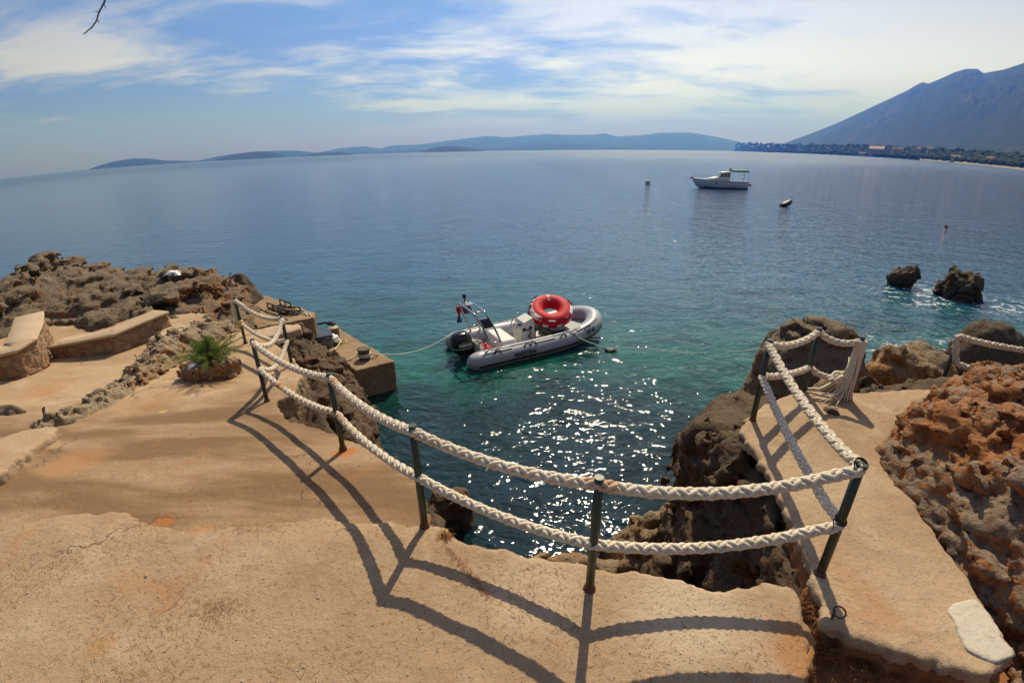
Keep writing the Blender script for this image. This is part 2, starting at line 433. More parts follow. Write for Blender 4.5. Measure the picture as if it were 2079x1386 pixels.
STAINS = [(tuple(ong(696, 912)), .13, (.42, .13, .03), .8), (tuple(ong(330, 1052)), .09, (.34, .12, .03), .8), (tuple(ong(410, 1068)), .12, (.40, .19, .07), .6), (tuple(ong(205, 1312)), .10, (.36, .19, .07), .6), (tuple(ong(430, 775)), .40, (.30, .15, .06), .55),
          (tuple(ong(300, 815)), .5, (.36, .19, .085), .5), (tuple(ong(1480, 1410)), .26, (.25, .15, .075), .85), (tuple(ong(90, 790)), .3, (.40, .19, .08), .6), (tuple(ong(905, 1085)), .06, (.34, .15, .05), .7), (tuple(ong(330, 832)), .07, (.55, .36, .07), .6), (tuple(ong(150, 930)), .35, (.40, .20, .08), .5), (tuple(ong(1640, 1330)), .22, (.34, .15, .05), .7), (tuple(ong(500, 665)), .2, (.42, .19, .08), .5), (tuple(ong(1400, 1250)), .42, (.52, .41, .29), .6), (tuple(ong(1090, 1190)), .34, (.50, .38, .26), .5)]
M = {}
M['terrace'] = concrete('terrace concrete', (.42, .285, .168), (.335, .218, .12), (.49, .36, .232), 1.1, rust_amt=.42, litter=.9, older=1.)
M['pour'] = concrete('front pour concrete', (.37, .253, .152), (.30, .195, .11), (.435, .32, .207), 1.15, rust_amt=.38, litter=1.2, older=.001)
M['path'] = concrete('path concrete', (.41, .285, .175), (.32, .212, .12), (.475, .357, .24), 1.15, rust_amt=.38, litter=.8)
M['pale'] = concrete('pale concrete', (.47, .345, .23), (.39, .275, .17), (.52, .40, .28), 1., rust_amt=.15, litter=.3)
M['patch'] = concrete('grey patch concrete', (.50, .44, .35), (.44, .37, .28), (.55, .49, .40), .8, rust_amt=.1, litter=.4)
M['quay'] = concrete('quay concrete', (.30, .205, .115), (.22, .145, .08), (.38, .27, .16), 1.0, rust_amt=.45, litter=.8)

def rockmat(name, top, under, orange, dark, hsplit=None, wet=True, lich=.3, bs=1., osc=.9, oth=(.52, .7)):
    """weathered limestone: a grey weathered skin on upward surfaces, rust coloured stone elsewhere"""
    def fn(t, b):
        g = t.n('NewGeometry'); p = g.outputs['Position']; nz = t.n('SeparateXYZ', i_0=g.outputs['True Normal']).outputs[2]
        big = t.noise(p, osc, 5, .6, .4); mid = t.noise(p, 4.5, 6, .68, .3); fine = t.noise(p, 26, 5, .7); grit = t.noise(p, 90, 3, .7)
        skin = t.step(t.math('ADD', t.math('MULTIPLY', nz, .55), t.math('MULTIPLY', t.math('SUBTRACT', mid, .5), 1.6)), -.05, .5)
        rustm = t.mix(t.step(mid, .35, .7), (*under, 1), (*orange, 1))
        base = t.mix(t.step(t.math('ADD', big, t.math('MULTIPLY', skin, .22)), oth[0], oth[1]), rustm, (*top, 1))
        base = t.mix(t.math('MULTIPLY', t.step(fine, .5, .72), .6), base, (*dark, 1))
        base = t.mix(t.math('MULTIPLY', t.step(grit, .58, .75), .45 * lich + .1), base, tuple(min(1, k * 1.5) for k in top) + (1,))
        pits = t.voro(t.vmath('ADD', p, t.vmath('SCALE', t.noise(p, 9, 3, .6, 0, 1), sc=.08)), 17 * bs, 'F1')
        base = t.mix(t.math('MULTIPLY', t.step(pits, .30, .12), .55), base, (*dark, 1))
        ro = .92
        if wet:
            z = t.n('SeparateXYZ', i_0=p).outputs[2]
            w = t.step(t.math('ADD', z, t.math('MULTIPLY', mid, .5)), SEA + .75, SEA + .35)
            base = t.mix(t.math('MULTIPLY', w, .8), base, (.028, .022, .014, 1))
            ro = t.math('SUBTRACT', .92, t.math('MULTIPLY', w, .5))
        t.put(b.inputs['Base Color'], base); t.put(b.inputs['Roughness'], ro); b.inputs['Specular IOR Level'].default_value = .3
        h = t.math('ADD', t.math('MULTIPLY', mid, 1.3), t.math('ADD', t.math('MULTIPLY', fine, .55), t.math('ADD', t.math('MULTIPLY', grit, .16), t.math('MULTIPLY', t.math('MINIMUM', pits, .4), .9))))
        t.put(b.inputs['Normal'], t.bump(h, 1., .05))
    return mat(name, fn=fn)
M['rock_grey'] = rockmat('weathered shore rock', (.185, .135, .088), (.22, .10, .04), (.40, .165, .05), (.035, .025, .017), oth=(.43, .58))
M['rock_red'] = rockmat('rust red rock', (.25, .175, .115), (.28, .105, .036), (.44, .17, .05), (.05, .026, .014), oth=(.54, .70), wet=False)
M['rock_cliff'] = rockmat('dark shore cliff', (.115, .078, .046), (.115, .052, .024), (.22, .095, .035), (.02, .014, .009), oth=(.48, .64))
M['rock_dark'] = rockmat('dark sea rock', (.105, .078, .05), (.085, .05, .026), (.16, .09, .04), (.02, .015, .01), oth=(.46, .62))
M['rock_ochre'] = rockmat('ochre rock', (.25, .18, .11), (.26, .135, .05), (.42, .22, .075), (.05, .032, .02), oth=(.54, .7))
M['bank'] = rockmat('pebbly bank', (.33, .245, .155), (.34, .175, .075), (.44, .21, .07), (.08, .05, .03), wet=False, oth=(.46, .60), bs=1.6, lich=.8)
M['soil'] = concrete('rusty soil', (.30, .125, .045), (.22, .085, .03), (.36, .18, .07), 1.3, rust_amt=.3, litter=1)

def ropefn(t, b):
    p = t.n('TexCoord').outputs['Object']
    st = t.noise(p, 1.7, 4, .6); fi = t.noise(p, 60, 3, .6); c = t.mix(t.step(fi, .35, .7), (.60, .50, .37, 1), (.76, .67, .54, 1))
    c = t.mix(t.math('MULTIPLY', t.step(st, .62, .72), .8), c, (.42, .17, .035, 1))
    c = t.mix(t.math('MULTIPLY', t.step(t.noise(p, 7, 4, .6), .5, .75), .35), c, (.40, .30, .19, 1))
    t.put(b.inputs['Base Color'], c); b.inputs['Roughness'].default_value = .95; b.inputs['Specular IOR Level'].default_value = .15
    t.put(b.inputs['Normal'], t.bump(t.noise(t.scale(p, (1, 1, 1)), 190, 2, .6), .6, .004))
M['rope'] = mat('braided rope', fn=ropefn)
def postfn(t, b):
    p = t.n('TexCoord').outputs['Object']; z = t.n('SeparateXYZ', i_0=p).outputs[2]
    n = t.noise(p, 18, 5, .65); c = t.mix(t.step(n, .4, .7), (.018, .034, .020, 1), (.045, .055, .034, 1))
    r = t.math('MAXIMUM', t.step(t.math('ADD', z, t.math('MULTIPLY', n, .10)), .13, .05), t.step(t.noise(p, 30, 5, .7), .62, .7))
    c = t.mix(t.math('MULTIPLY', r, .8), c, (.13, .045, .018, 1))
    t.put(b.inputs['Base Color'], c); t.put(b.inputs['Roughness'], t.math('ADD', .42, t.math('MULTIPLY', r, .4))); t.put(b.inputs['Normal'], t.bump(n, .4, .004))
M['post'] = mat('green painted iron', fn=postfn)
M['rust'] = worn('rusty iron', (.12, .05, .025), .8, .4, 20, (.30, .11, .03), .6, .004)
M['iron'] = worn('dark iron', (.03, .026, .024), .6, .3, 20, (.12, .05, .02), .5, .003)
M['tube_grey'] = worn('grey boat fabric', (.34, .345, .375), .42, .12, 3, (.30, .29, .28), .25)
M['tube_pale'] = worn('pale grey patch', (.42, .42, .42), .5, .1, 5)
M['rubber'] = worn('black rubber', (.014, .015, .018), .5, .2, 8)
M['black'] = worn('black gloss plastic', (.012, .012, .015), .22, .15, 6)
M['white_grp'] = worn('white fibreglass', (.72, .69, .62), .3, .1, 4, (.45, .38, .28), .25)
M['deck'] = worn('grey deck', (.33, .32, .31), .6, .2, 9)
M['steel'] = worn('stainless steel', (.50, .50, .50), .22, .15, 9, metal=.9)
M['red'] = worn('red towable fabric', (.55, .010, .018), .62, .1, 4, spec=.25)
M['white_cloth'] = worn('white cloth', (.78, .76, .72), .7, .08, 8)
M['navy'] = worn('navy panel', (.02, .03, .07), .5, .1, 8)
M['grey_bag'] = worn('grey box plastic', (.16, .17, .20), .5, .15, 9)
M['yellow_rope'] = worn('yellow rope', (.62, .48, .16), .8, .15, 30)
M['line'] = worn('pale mooring line', (.55, .52, .46), .8, .1, 30)
M['green_canvas'] = worn('green canvas', (.012, .17, .12), .7, .1, 4)
M['glass'] = mat('tinted cabin glass', (.05, .08, .085), .06, 0, .9)
M['hull_white'] = worn('boat gelcoat', (.62, .63, .66), .25, .08, 2)
M['hull_blue'] = worn('dark antifouling', (.012, .016, .035), .5, .1, 3)
M['buoy'] = worn('grey white buoy', (.42, .43, .42), .5, .3, 4, (.12, .13, .10), .5)
M['skin'] = mat('skin', (.42, .19, .12), .5)
M['hair'] = mat('dark hair', (.03, .016, .012), .6)
M['flag_red'] = mat('flag red', (.5, .02, .03), .7); M['flag_blue'] = mat('flag blue', (.02, .04, .2), .7)
M['lettering'] = mat('dark lettering', (.015, .016, .022), .5); M['silver_letter'] = mat('silver lettering', (.55, .55, .56), .4)
M['bark'] = worn('twig bark', (.14, .085, .05), .85, .3, 30)
M['needle'] = worn('dry needles', (.30, .13, .045), .9, .4, 3)
def leaffn(c0, c1):
    def fn(t, b):
        oi = t.noise(t.n('NewGeometry').outputs['Position'], 7, 3, .6)
        t.put(b.inputs['Base Color'], t.mix(oi, (*c0, 1), (*c1, 1))); b.inputs['Roughness'].default_value = .8; b.inputs['Specular IOR Level'].default_value = .08
    return fn
M['tamarisk'] = mat('feathery green', fn=leaffn((.10, .17, .03), (.26, .32, .08)))
M['coast_tree'] = mat('coastal trees', fn=leaffn((.012, .026, .012), (.028, .045, .018)))
M['wall_pale'] = worn('pale house wall', (.40, .35, .30), .8, .1, .3); M['roof_tile'] = worn('roof tiles', (.19, .09, .06), .8, .2, .5)
# ================================================================== the setting
# ---- sea
def seafn(t, b):
    p = t.n('NewGeometry').outputs['Position']; sp = t.n('SeparateXYZ', i_0=p)
    d = t.vmath('LENGTH', t.scale(t.vmath('SUBTRACT', p, (0, 5.5, SEA)), (.42, 1, 0)))
    wob = t.math('MULTIPLY', t.math('SUBTRACT', t.noise(p, .28, 4, .6), .5), 5)
    dd = t.math('ADD', d, wob)
    c = t.ramp(t.math('DIVIDE', dd, 60, clamp=True), [(0, (.003, .014, .015)), (.05, (.004, .024, .023)), (.068, (.007, .056, .046)), (.095, (.010, .090, .068)), (.15, (.015, .080, .092)),
                                                     (.24, (.015, .072, .122)), (.45, (.013, .054, .118)), (1, (.012, .042, .108))])
    sg = t.step(t.noise(t.scale(p, (.6, 1.1, 1)), .5, 4, .6, .5), .52, .66)
    c = t.mix(t.math('MULTIPLY', sg, .6), c, (.005, .026, .040, 1))
    sb = t.step(t.noise(t.vmath('ADD', p, t.vmath('SCALE', t.noise(p, 1.3, 3, .6, 0, 1), sc=.8)), 1.0, 4, .6), .46, .60)
    c = t.mix(t.math('MULTIPLY', t.math('MULTIPLY', sb, t.step(dd, 12, 3)), .62), c, (.004, .016, .017, 1))
    # foam where the swell breaks round the rocks off the path
    prox = None
    for q, r in (((15.6, 16.2, SEA), 2.6), ((18.6, 15.0, SEA), 2.4), ((10.6, 11.4, SEA), 1.6), ((12.4, 11.2, SEA), 1.5), ((16.8, 17.6, SEA), 1.8)):
        k = t.step(t.vmath('DISTANCE', p, q), r, .3); prox = k if prox is None else t.math('MAXIMUM', prox, k)
    wq = t.vmath('ADD', t.scale(p, (.75, 1.2, 1)), t.vmath('SCALE', t.noise(p, 1.6, 4, .6, 0, 1), sc=1.0))
    fl = t.step(t.voro(wq, 1.5, 'DISTANCE_TO_EDGE'), .085, .01)
    foam = t.math('MULTIPLY', t.math('MULTIPLY', fl, t.step(t.noise(p, 2.4, 5, .7), .42, .6)), prox, clamp=True)
    t.put(b.inputs['Base Color'], t.mix(t.math('MULTIPLY', foam, .9), c, (.75, .78, .78, 1)))
    t.put(b.inputs['Roughness'], t.math('ADD', t.math('ADD', .05, t.math('MULTIPLY', t.step(t.vmath('LENGTH', p), 30, 600), .20)), t.math('MULTIPLY', foam, .6)))
    b.inputs['IOR'].default_value = 1.333; b.inputs['Specular IOR Level'].default_value = .5
    q1 = t.scale(p, (.62, 1.25, 1)); q2 = t.scale(t.vmath('ADD', p, t.vmath('SCALE', t.noise(p, .5, 2, .5, 0, 1), sc=.6)), (.8, 1.3, 1))
    h = t.math('MULTIPLY', t.noise(q1, .55, 2, .5, .2), .16)
    h = t.math('ADD', h, t.math('MULTIPLY', t.noise(q2, 1.9, 2, .5, .4), .105))
    h = t.math('ADD', h, t.math('MULTIPLY', t.noise(q2, 5.2, 2, .5, .3), .040))
    h = t.math('ADD', h, t.math('MULTIPLY', t.noise(p, 13, 1, .5), .0034))
    far = t.vmath('LENGTH', p)
    chop = t.math('ADD', .85, t.math('MULTIPLY', t.step(sp.outputs[0], 2, 30), .45))
    chop = t.math('MULTIPLY', chop, t.math('SUBTRACT', 1, t.math('MULTIPLY', t.step(sp.outputs[1], 7.5, 13), t.math('MULTIPLY', t.step(sp.outputs[0], 14, 6), .26))))
    st = t.math('MULTIPLY', chop, t.math('DIVIDE', 1, t.math('ADD', 1, t.math('DIVIDE', far, 900))))
    t.put(b.inputs['Normal'], t.bump(h, st, 1.0))
M['sea'] = mat('sea water', fn=seafn)
ang = np.linspace(0, 2 * np.pi, 97)[:-1]; rad = [0] + list(np.geomspace(3, 12600, 30))
V = [(0, 0, SEA)] + [(r * math.cos(a), r * math.sin(a), SEA) for r in rad[1:] for a in ang]
mb = MB(); mb.v = V
n_ = len(ang)
for k in range(n_): mb.f.append((0, 1 + k, 1 + (k + 1) % n_))
for i in range(len(rad) - 2):
    for k in range(n_): mb.f.append((1 + i * n_ + k, 1 + (i + 1) * n_ + k, 1 + (i + 1) * n_ + (k + 1) % n_, 1 + i * n_ + (k + 1) % n_))
mb.sm = [True] * len(mb.f)
tag(mb.build('sea', M['sea'], recentre=False), kind='structure')

# ---- far hills: skyline pixels give bearing and rise, the shore distance is the guessed one
def hillmat(name, g0, g1, r0, sc):
    def fn(t, b):
        p = t.n('NewGeometry').outputs['Position']
        n = t.noise(p, sc, 6, .6); n2 = t.noise(p, sc * 9, 4, .6)
        c = t.mix(t.step(n2, .35, .65), (*g0, 1), (*g1, 1)); c = t.mix(t.math('MULTIPLY', t.step(n, .52, .7), .6), c, (*r0, 1))
        t.put(b.inputs['Base Color'], c); b.inputs['Roughness'].default_value = .95; b.inputs['Specular IOR Level'].default_value = .1
        t.put(b.inputs['Normal'], t.bump(n2, .5, 6))
    return mat(name, fn=fn)
M['hill'] = hillmat('wooded hill', (.012, .022, .010), (.024, .034, .016), (.075, .065, .05), .004)
M['lowland'] = hillmat('coastal lowland', (.014, .024, .010), (.028, .036, .017), (.07, .055, .04), .012)
def azel(px, py): d = ray(px, py); return math.atan2(d[0], d[1]), math.atan2(d[2], math.hypot(d[0], d[1]))
def hill(name, sky, r0, depth, mt, na=160, nt=26, rough=.10, shape=1.0, dens=None):
    A = np.array([azel(*q) for q in sky]); az = np.linspace(A[0, 0], A[-1, 0], na); elv = np.interp(az, A[:, 0], A[:, 1])
    r_s = np.full(na, r0, float) if np.isscalar(r0) else np.interp(az, [azel(q[0], 320)[0] for q in r0], [q[1] for q in r0])
    dp = depth if np.isscalar(depth) else np.interp(az, [azel(q[0], 320)[0] for q in depth], [q[1] for q in depth])
    rid = r_s + dp; H = np.maximum(np.tan(elv) * rid + EYE[2] - SEA, .5)
    tt = np.concatenate([np.linspace(0, 1, nt), 1 + np.linspace(.12, 1, 8)])
    T, A2 = np.meshgrid(tt, az); prof = np.where(T <= 1, T ** shape, np.cos((T - 1) * np.pi / 2) ** 1.2)
    R = r_s[:, None] + dp[:, None] * T if not np.isscalar(dp) else r_s[:, None] + dp * T
    X, Y = R * np.sin(A2), R * np.cos(A2)
    sc = 2.6 / (np.ptp(az) * r_s.mean())
    nz = ridged(np.stack([X.ravel() * sc * 2.5, Y.ravel() * sc * 2.5, np.zeros(X.size)], 1), 5).reshape(X.shape)
    nz2 = fbm(np.stack([X.ravel() * sc * 14, Y.ravel() * sc * 14, np.ones(X.size)], 1), 4).reshape(X.shape)
    bump = np.sin(np.clip(T, 0, 1) * np.pi)
    Z = SEA - 1.5 + (H[:, None] + 1.5) * np.clip(prof * (1 + rough * bump * (nz - .4) * 1.5 + .05 * bump * nz2), 0, None)
    Z = np.maximum(Z, SEA - .4)
    Vv = np.stack([X, Y, Z], 2).reshape(-1, 3); m = len(tt)
    I = np.arange(na * m).reshape(na, m); Fq = np.stack([I[:-1, :-1], I[1:, :-1], I[1:, 1:], I[:-1, 1:]], 2).reshape(-1, 4)[:, ::-1]
    o = mesh_np(name, Vv, Fq, mt); return o
tag(hill('mountain', [(1548, 303), (1560, 300), (1600, 288), (1650, 270), (1700, 250), (1780, 213), (1840, 185), (1862, 172), (1873, 167), (1885, 170), (1910, 160), (1938, 147), (1962, 140), (1985, 140),
     (1997, 149), (2040, 141), (2079, 128), (2160, 105), (2260, 120)], [(1548, 4600), (1700, 3300), (1860, 2400), (2079, 1500), (2260, 1300)], 2300, M['hill'], 220, 40, .28, 1.25), kind='structure')
tag(hill('hills', [(590, 318), (640, 311), (690, 301), (740, 297), (770, 302), (800, 295), (850, 294), (900, 287), (950, 281), (990, 276), (1030, 279), (1110, 272), (1150, 274), (1200, 274), (1230, 271), (1250, 277), (1300, 275),
     (1340, 270), (1390, 269), (1420, 272), (1460, 279), (1500, 288), (1530, 292), (1548, 301), (1556, 306)], 7600, 2600, M['hill'], 240, 24, .14, .8), kind='structure')
tag(hill('hills', [(640, 313), (860, 304.5), (1000, 300), (1090, 292), (1150, 292), (1210, 296), (1300, 299), (1420, 303.5)], 6400, 700, M['hill'], 120, 14, .12, .7), kind='structure')
tag(hill('island', [(400, 327), (430, 320), (470, 313), (520, 308), (560, 306), (600, 306), (640, 310), (700, 313)], 6600, 900, M['hill'], 90, 14, .15, .7), kind='structure')
tag(hill('island', [(176, 345.5), (200, 337), (230, 328), (270, 322), (300, 322), (340, 326), (400, 327)], 5600, 900, M['hill'], 80, 14, .15, .7), kind='structure')
tag(hill('island', [(130, 350), (150, 347), (165, 347), (178, 346)], 7000, 500, M['hill'], 24, 8, .1, .7), kind='structure')
for sk, r in (([(440, 323), (500, 309.5), (530, 308), (560, 310), (572, 317)], 4300), ([(610, 317), (650, 310), (690, 309), (720, 312)], 4200), ([(855, 308), (880, 299), (900, 297), (930, 298), (965, 302), (985, 306)], 3900)):
    tag(hill('island', sk, r, 420, M['lowland'], 50, 10, .15, .7), kind='structure')
COAST = [(1488, 5200), (1548, 3300), (1620, 2500), (1700, 1900), (1780, 1500), (1860, 1150), (1920, 980), (2000, 830), (2079, 700), (2260, 600)]
tag(hill('coast', [(1488, 304), (1500, 300), (1530, 299), (1560, 299), (1650, 300), (1780, 301), (1860, 302), (1920, 304), (2000, 307), (2079, 310), (2260, 318)], COAST, [(1488, 300), (1560, 900), (2260, 700)], M['lowland'], 160, 18, .3, .8), kind='structure')
_ca = np.array([azel(q[0], 320)[0] for q in COAST]); _cr = np.array([q[1] for q in COAST])
def coast_pt(px, k, up=0.):
    a = azel(px, 320)[0]; r = np.interp(a, _ca, _cr) + k
    return np.array([r * math.sin(a), r * math.cos(a), SEA + up])
# beach: a gently rising strip of pale shingle at the foot of the coast
mb = MB(); pts = [(coast_pt(px, -10, .15), coast_pt(px, 14, 3.2)) for px in np.linspace(1868, 2120, 40)]
mb.v = [p for a, c in pts for p in (a, c)]; mb.f = [(2 * i, 2 * i + 1, 2 * i + 3, 2 * i + 2) for i in range(len(pts) - 1)]; mb.sm = [True] * len(mb.f)
M['shingle'] = worn('pale shingle', (.21, .18, .14), .9, .2, .2)
tag(mb.build('beach', M['shingle'], recentre=False), kind='structure')
# trees of the coast: a wooded mass nobody could count
Vi, Fi = ico(2); Vi = Vi[:]; VV = []; FF = []; nb = 0
for k in range(2600):
    px = random.uniform(1490, 2200); u = random.random() ** 1.6; base = coast_pt(px, 14 + u * 170, 0)
    dist = np.hypot(base[0], base[1]); r = random.uniform(2.2, 5.0) * (.75 + dist / 4000)
    base[2] = SEA + 1.5 + u * 20 * dist / 1500
    nz = fbm(Vi * 1.6 + k * 3.1, 3)[:, None]
    VV.append(Vi * (1 + .55 * nz) * np.array([r, r, r * random.uniform(.75, 1.3)]) + base + (0, 0, r * .8)); FF.append(Fi + nb); nb += len(Vi)
tag(mesh_np('coastal_trees', np.concatenate(VV), np.concatenate(FF), M['coast_tree'], None, True, True), kind='stuff')
# houses of the coast
def house(px, k, w, d, h, label, up, col='wall_pale', rz=0):
    p = coast_pt(px, k, up); t = thing('coastal_house', label, 'house', p, rz + math.atan2(p[1], p[0]) - math.pi / 2, 'houses along the far coast')
    m = MB().box((0, 0, h / 2 - 3), (w, d, h + 6)); m.build('wall', M[col], t)
    rf = MB(); e = .5; rf.add([(-w/2-e, -d/2-e, h), (w/2+e, -d/2-e, h), (w/2+e, d/2+e, h), (-w/2-e, d/2+e, h), (-w/2-e, 0, h + d * .28), (w/2+e, 0, h + d * .28)], [(0, 1, 5, 4), (2, 3, 4, 5), (0, 4, 3), (1, 2, 5), (0, 3, 2, 1)]); rf.build('roof', M['roof_tile'], t)
house(1776, 30, 34, 26, 15, 'large pinkish house standing alone low on the far shore', 5)
house(1758, 12, 36, 10, 5, 'long low pale house by the water beside the large pinkish one', 3)
M['wall_pink'] = worn('pinkish wall', (.46, .26, .20), .8, .1, .3)
bpy.data.objects['coastal_house'].children[0].data.materials[0] = M['wall_pink']
for px, k, w in ((1648, 90, 16), (1664, 100, 20), (1680, 95, 18), (1696, 120, 14), (1712, 110, 22), (1728, 120, 18), (1740, 130, 16), (1812, 90, 12), (1824, 100, 14), (1862, 60, 8), (1884, 90, 9), (1620, 70, 22)):
    house(px, k, w * .85, 9, 6, 'small pale house on the wooded far coast', 15, rz=random.uniform(-.3, .3))
house(1940, 12, 12, 9, 5, 'pale house just behind the shingle beach', 4)
house(2012, 30, 10, 8, 5, 'rightmost pale house among the trees of the far shore', 5)

# ---- terrace
E_ = [(1640, 1386), (1652, 1335), (1650, 1282), (1628, 1222), (1602, 1186), (1560, 1178), (1490, 1193), (1440, 1197), (1390, 1180), (1300, 1160), (1215, 1148), (1120, 1130), (1000, 1108), (930, 1095), (905, 1062), (874, 1048), (857, 1000), (842, 962), (790, 925), (720, 895),
      (690, 880), (640, 860), (590, 850), (566, 832), (560, 812), (600, 797), (605, 772), (616, 747), (592, 722), (576, 706), (548, 694), (520, 674), (495, 664), (462, 655), (420, 648)]
TP = [ong(*q)[:2] for q in E_] + [(-5.6, 7.9), (-7.6, 8.2), (-9.5, 7.6), (-10, 5), (-9, -2.0), (1.3, -2.0), (1.02, .3)]
TP = np.array(TP)
def jag(P, step=.06, amp=.03, f=4.):
    P = np.asarray(P)[:, :2]; Q = resample(np.c_[np.r_[P, P[:1]], np.zeros(len(P) + 1)], step)[:-1]
    n = fbm(np.c_[Q[:, 0] * f, Q[:, 1] * f, Q[:, 2]], 4)[:, None]; m = fbm(np.c_[Q[:, 0] * f + 40, Q[:, 1] * f, Q[:, 2]], 4)[:, None]
    return Q[:, :2] + amp * 2 * np.concatenate([n, m], 1)
def und(x, y): # gentle unevenness of hand laid concrete
    q = np.stack([np.ravel(x) * .9, np.ravel(y) * .9, np.zeros(np.size(x))], 1)
    return (.028 * fbm(q, 2) + .008 * fbm(q * 6, 2)).reshape(np.shape(x))
def grid_slab(name, P, top, thick, h, mt, jg=(.06, .03, 4.), ragged=.02):
    """slab with an uneven top and a broken outline, sampled on a fine grid that follows the top"""
    J = jag(P, *jg); lo = J.min(0) - .15; hi = J.max(0) + .15
    nx, ny = (np.ceil((hi - lo) / h).astype(int) + 1); xs, ys = lo[0] + h * np.arange(nx), lo[1] + h * np.arange(ny)
    X, Y = np.meshgrid(xs, ys, indexing='ij'); S2 = sd_poly(J, X, Y); nb_ = np.abs(S2) < .2
    S2[nb_] += ragged * 1.5 * fbm(np.stack([X[nb_] * 13, Y[nb_] * 13, 0 * X[nb_]], 1), 3)
    rnd = .010; zs = -thick - 2 * h + h * np.arange(int(thick / h) + 5) + h * .4
    D = np.empty((nx, ny, len(zs)), np.float32)
    for k, z in enumerate(zs):
        dz = max(z, -thick - z); a, b_ = S2 + rnd, dz + rnd
        D[:, :, k] = np.minimum(np.maximum(a, b_), 0) + np.hypot(np.maximum(a, 0), max(b_, 0)) - rnd
    Vv, Fq = surfnets(D, np.zeros(3), 1.0)
    Vv = Vv * h + np.array([lo[0], lo[1], zs[0]]); Nn_ = vnormals(Vv, Fq); ek = np.clip(1.1 - Nn_[:, 2], 0, 1) * np.clip(-Vv[:, 2] / .04, .15, 1)
    Vv = Vv + Nn_ * (ek * (ragged * 1.5 * fbm(Vv * 11, 3) + ragged * fbm(Vv * 34, 2)))[:, None]
    Vv[:, 2] += top(Vv[:, 0], Vv[:, 1])
    return mesh_np(name, Vv, Fq, mt, None, True, False)
_lip = [ong(*q)[:2] for q in ((-300, 1150), (0, 1078), (60, 1058), (120, 1047), (200, 1043), (262, 1042), (300, 1055), (335, 1070), (400, 1077), (470, 1068), (560, 1060), (650, 1052), (760, 1056), (868, 1064))]
_lip = np.array(_lip); _lip = _lip[np.argsort(_lip[:, 0])]
def ter_top(x, y):
    # the front pour lies two centimetres over the older one, along a wavy lip
    ly = np.interp(x, _lip[:, 0], _lip[:, 1]); s_ = y - ly + .02 * fbm(np.stack([np.ravel(x) * 9, np.ravel(y) * 9, 0 * np.ravel(x)], 1), 2).reshape(np.shape(x))
    return zt(x, y) + und(x, y) - .024 * (s_ > .004)
tag(grid_slab('terrace', TP, lambda x, y: zt(x, y) + und(x, y) - .024, .30, .022, M['terrace']), kind='structure')
TF = np.array([ong(*q)[:2] for q in E_[:15]] + [tuple(q) for q in _lip[::-1] if q[0] < -.5] + [(-9, 1.6), (-9, -2.0), (1.3, -2.0), (1.02, .3)])
tag(grid_slab('front_pour', TF, lambda x, y: zt(x, y) + und(x, y), .06, .02, M['pour'], (.05, .022, 5.)), kind='structure')
print('terrace')
# ---- path on the right
P_ = [(1515, 848), (1500, 872), (1540, 922), (1582, 1000), (1604, 1050), (1640, 1128), (1662, 1198), (1672, 1268), (1760, 1300), (1880, 1336), (2000, 1375), (2040, 1352), (2062, 1328), (2040, 1288), (2000, 1225), (1960, 1160), (1900, 1085), (1850, 1010), (1800, 960), (1800, 900), (1830, 850), (1895, 800), (1890, 790), (1800, 793), (1740, 797), (1690, 795), (1640, 788), (1600, 800), (1560, 815)]
PP = np.array([at(*q, .04)[:2] for q in P_])
tag(grid_slab('path', PP, lambda x, y: .04 + und(x + 9, y), .075, .018, M['path'], (.05, .009, 5.), .02), kind='structure')
PB = PP + (np.array([1.95, 2.1]) - PP) * .02
tag(grid_slab('earth', PB[np.r_[4:22]], lambda x, y: -.025 + 0 * x, .35, .03, M['soil'], (.05, .012, 5.), .03), kind='structure')
PT = np.array([at(*q, .06)[:2] for q in [(1925, 1222), (1945, 1212), (1985, 1212), (2010, 1240), (2062, 1325), (2040, 1345), (2000, 1340), (1965, 1318), (1945, 1275)]])
tag(grid_slab('path_patch', PT, lambda x, y: .052 + und(x + 9, y), .03, .02, M['patch'], (.04, .01, 6.)), kind='structure')
# earth in the hollow between the terrace and the path
SP = np.array([at(*q, -.12)[:2] for q in [(1600, 1500), (1630, 1386), (1645, 1290), (1655, 1230), (1700, 1260), (1850, 1300), (2079, 1340), (2200, 1420), (2200, 1550)]]); SP = np.r_[SP, [(2.6, -.8), (.8, -.8)]]
tag(grid_slab('earth', SP, lambda x, y: -.19 + 2.5 * und(x * 1.6, y * 1.6), .2, .03, M['soil'], (.05, .03, 5.)), kind='structure')
# low step on the left, and the pale landing above the bank
ST = np.array([ong(*q, .06)[:2] for q in [(-260, 1080), (0, 962), (60, 915), (122, 868), (108, 864), (50, 872), (0, 890), (-260, 960)]])
tag(grid_slab('step', ST, lambda x, y: zt(x, y) + .065, .14, .03, M['path'], (.05, .012, 4.)), kind='structure')
LD = np.array([at(*q, -.46)[:2] for q in [(296, 690), (330, 668), (362, 656), (425, 659), (405, 674), (372, 682), (330, 692)]])
tag(grid_slab('landing', LD, lambda x, y: -.45 + 0 * x, .25, .04, M['pale'], (.06, .02, 4.)), kind='structure')

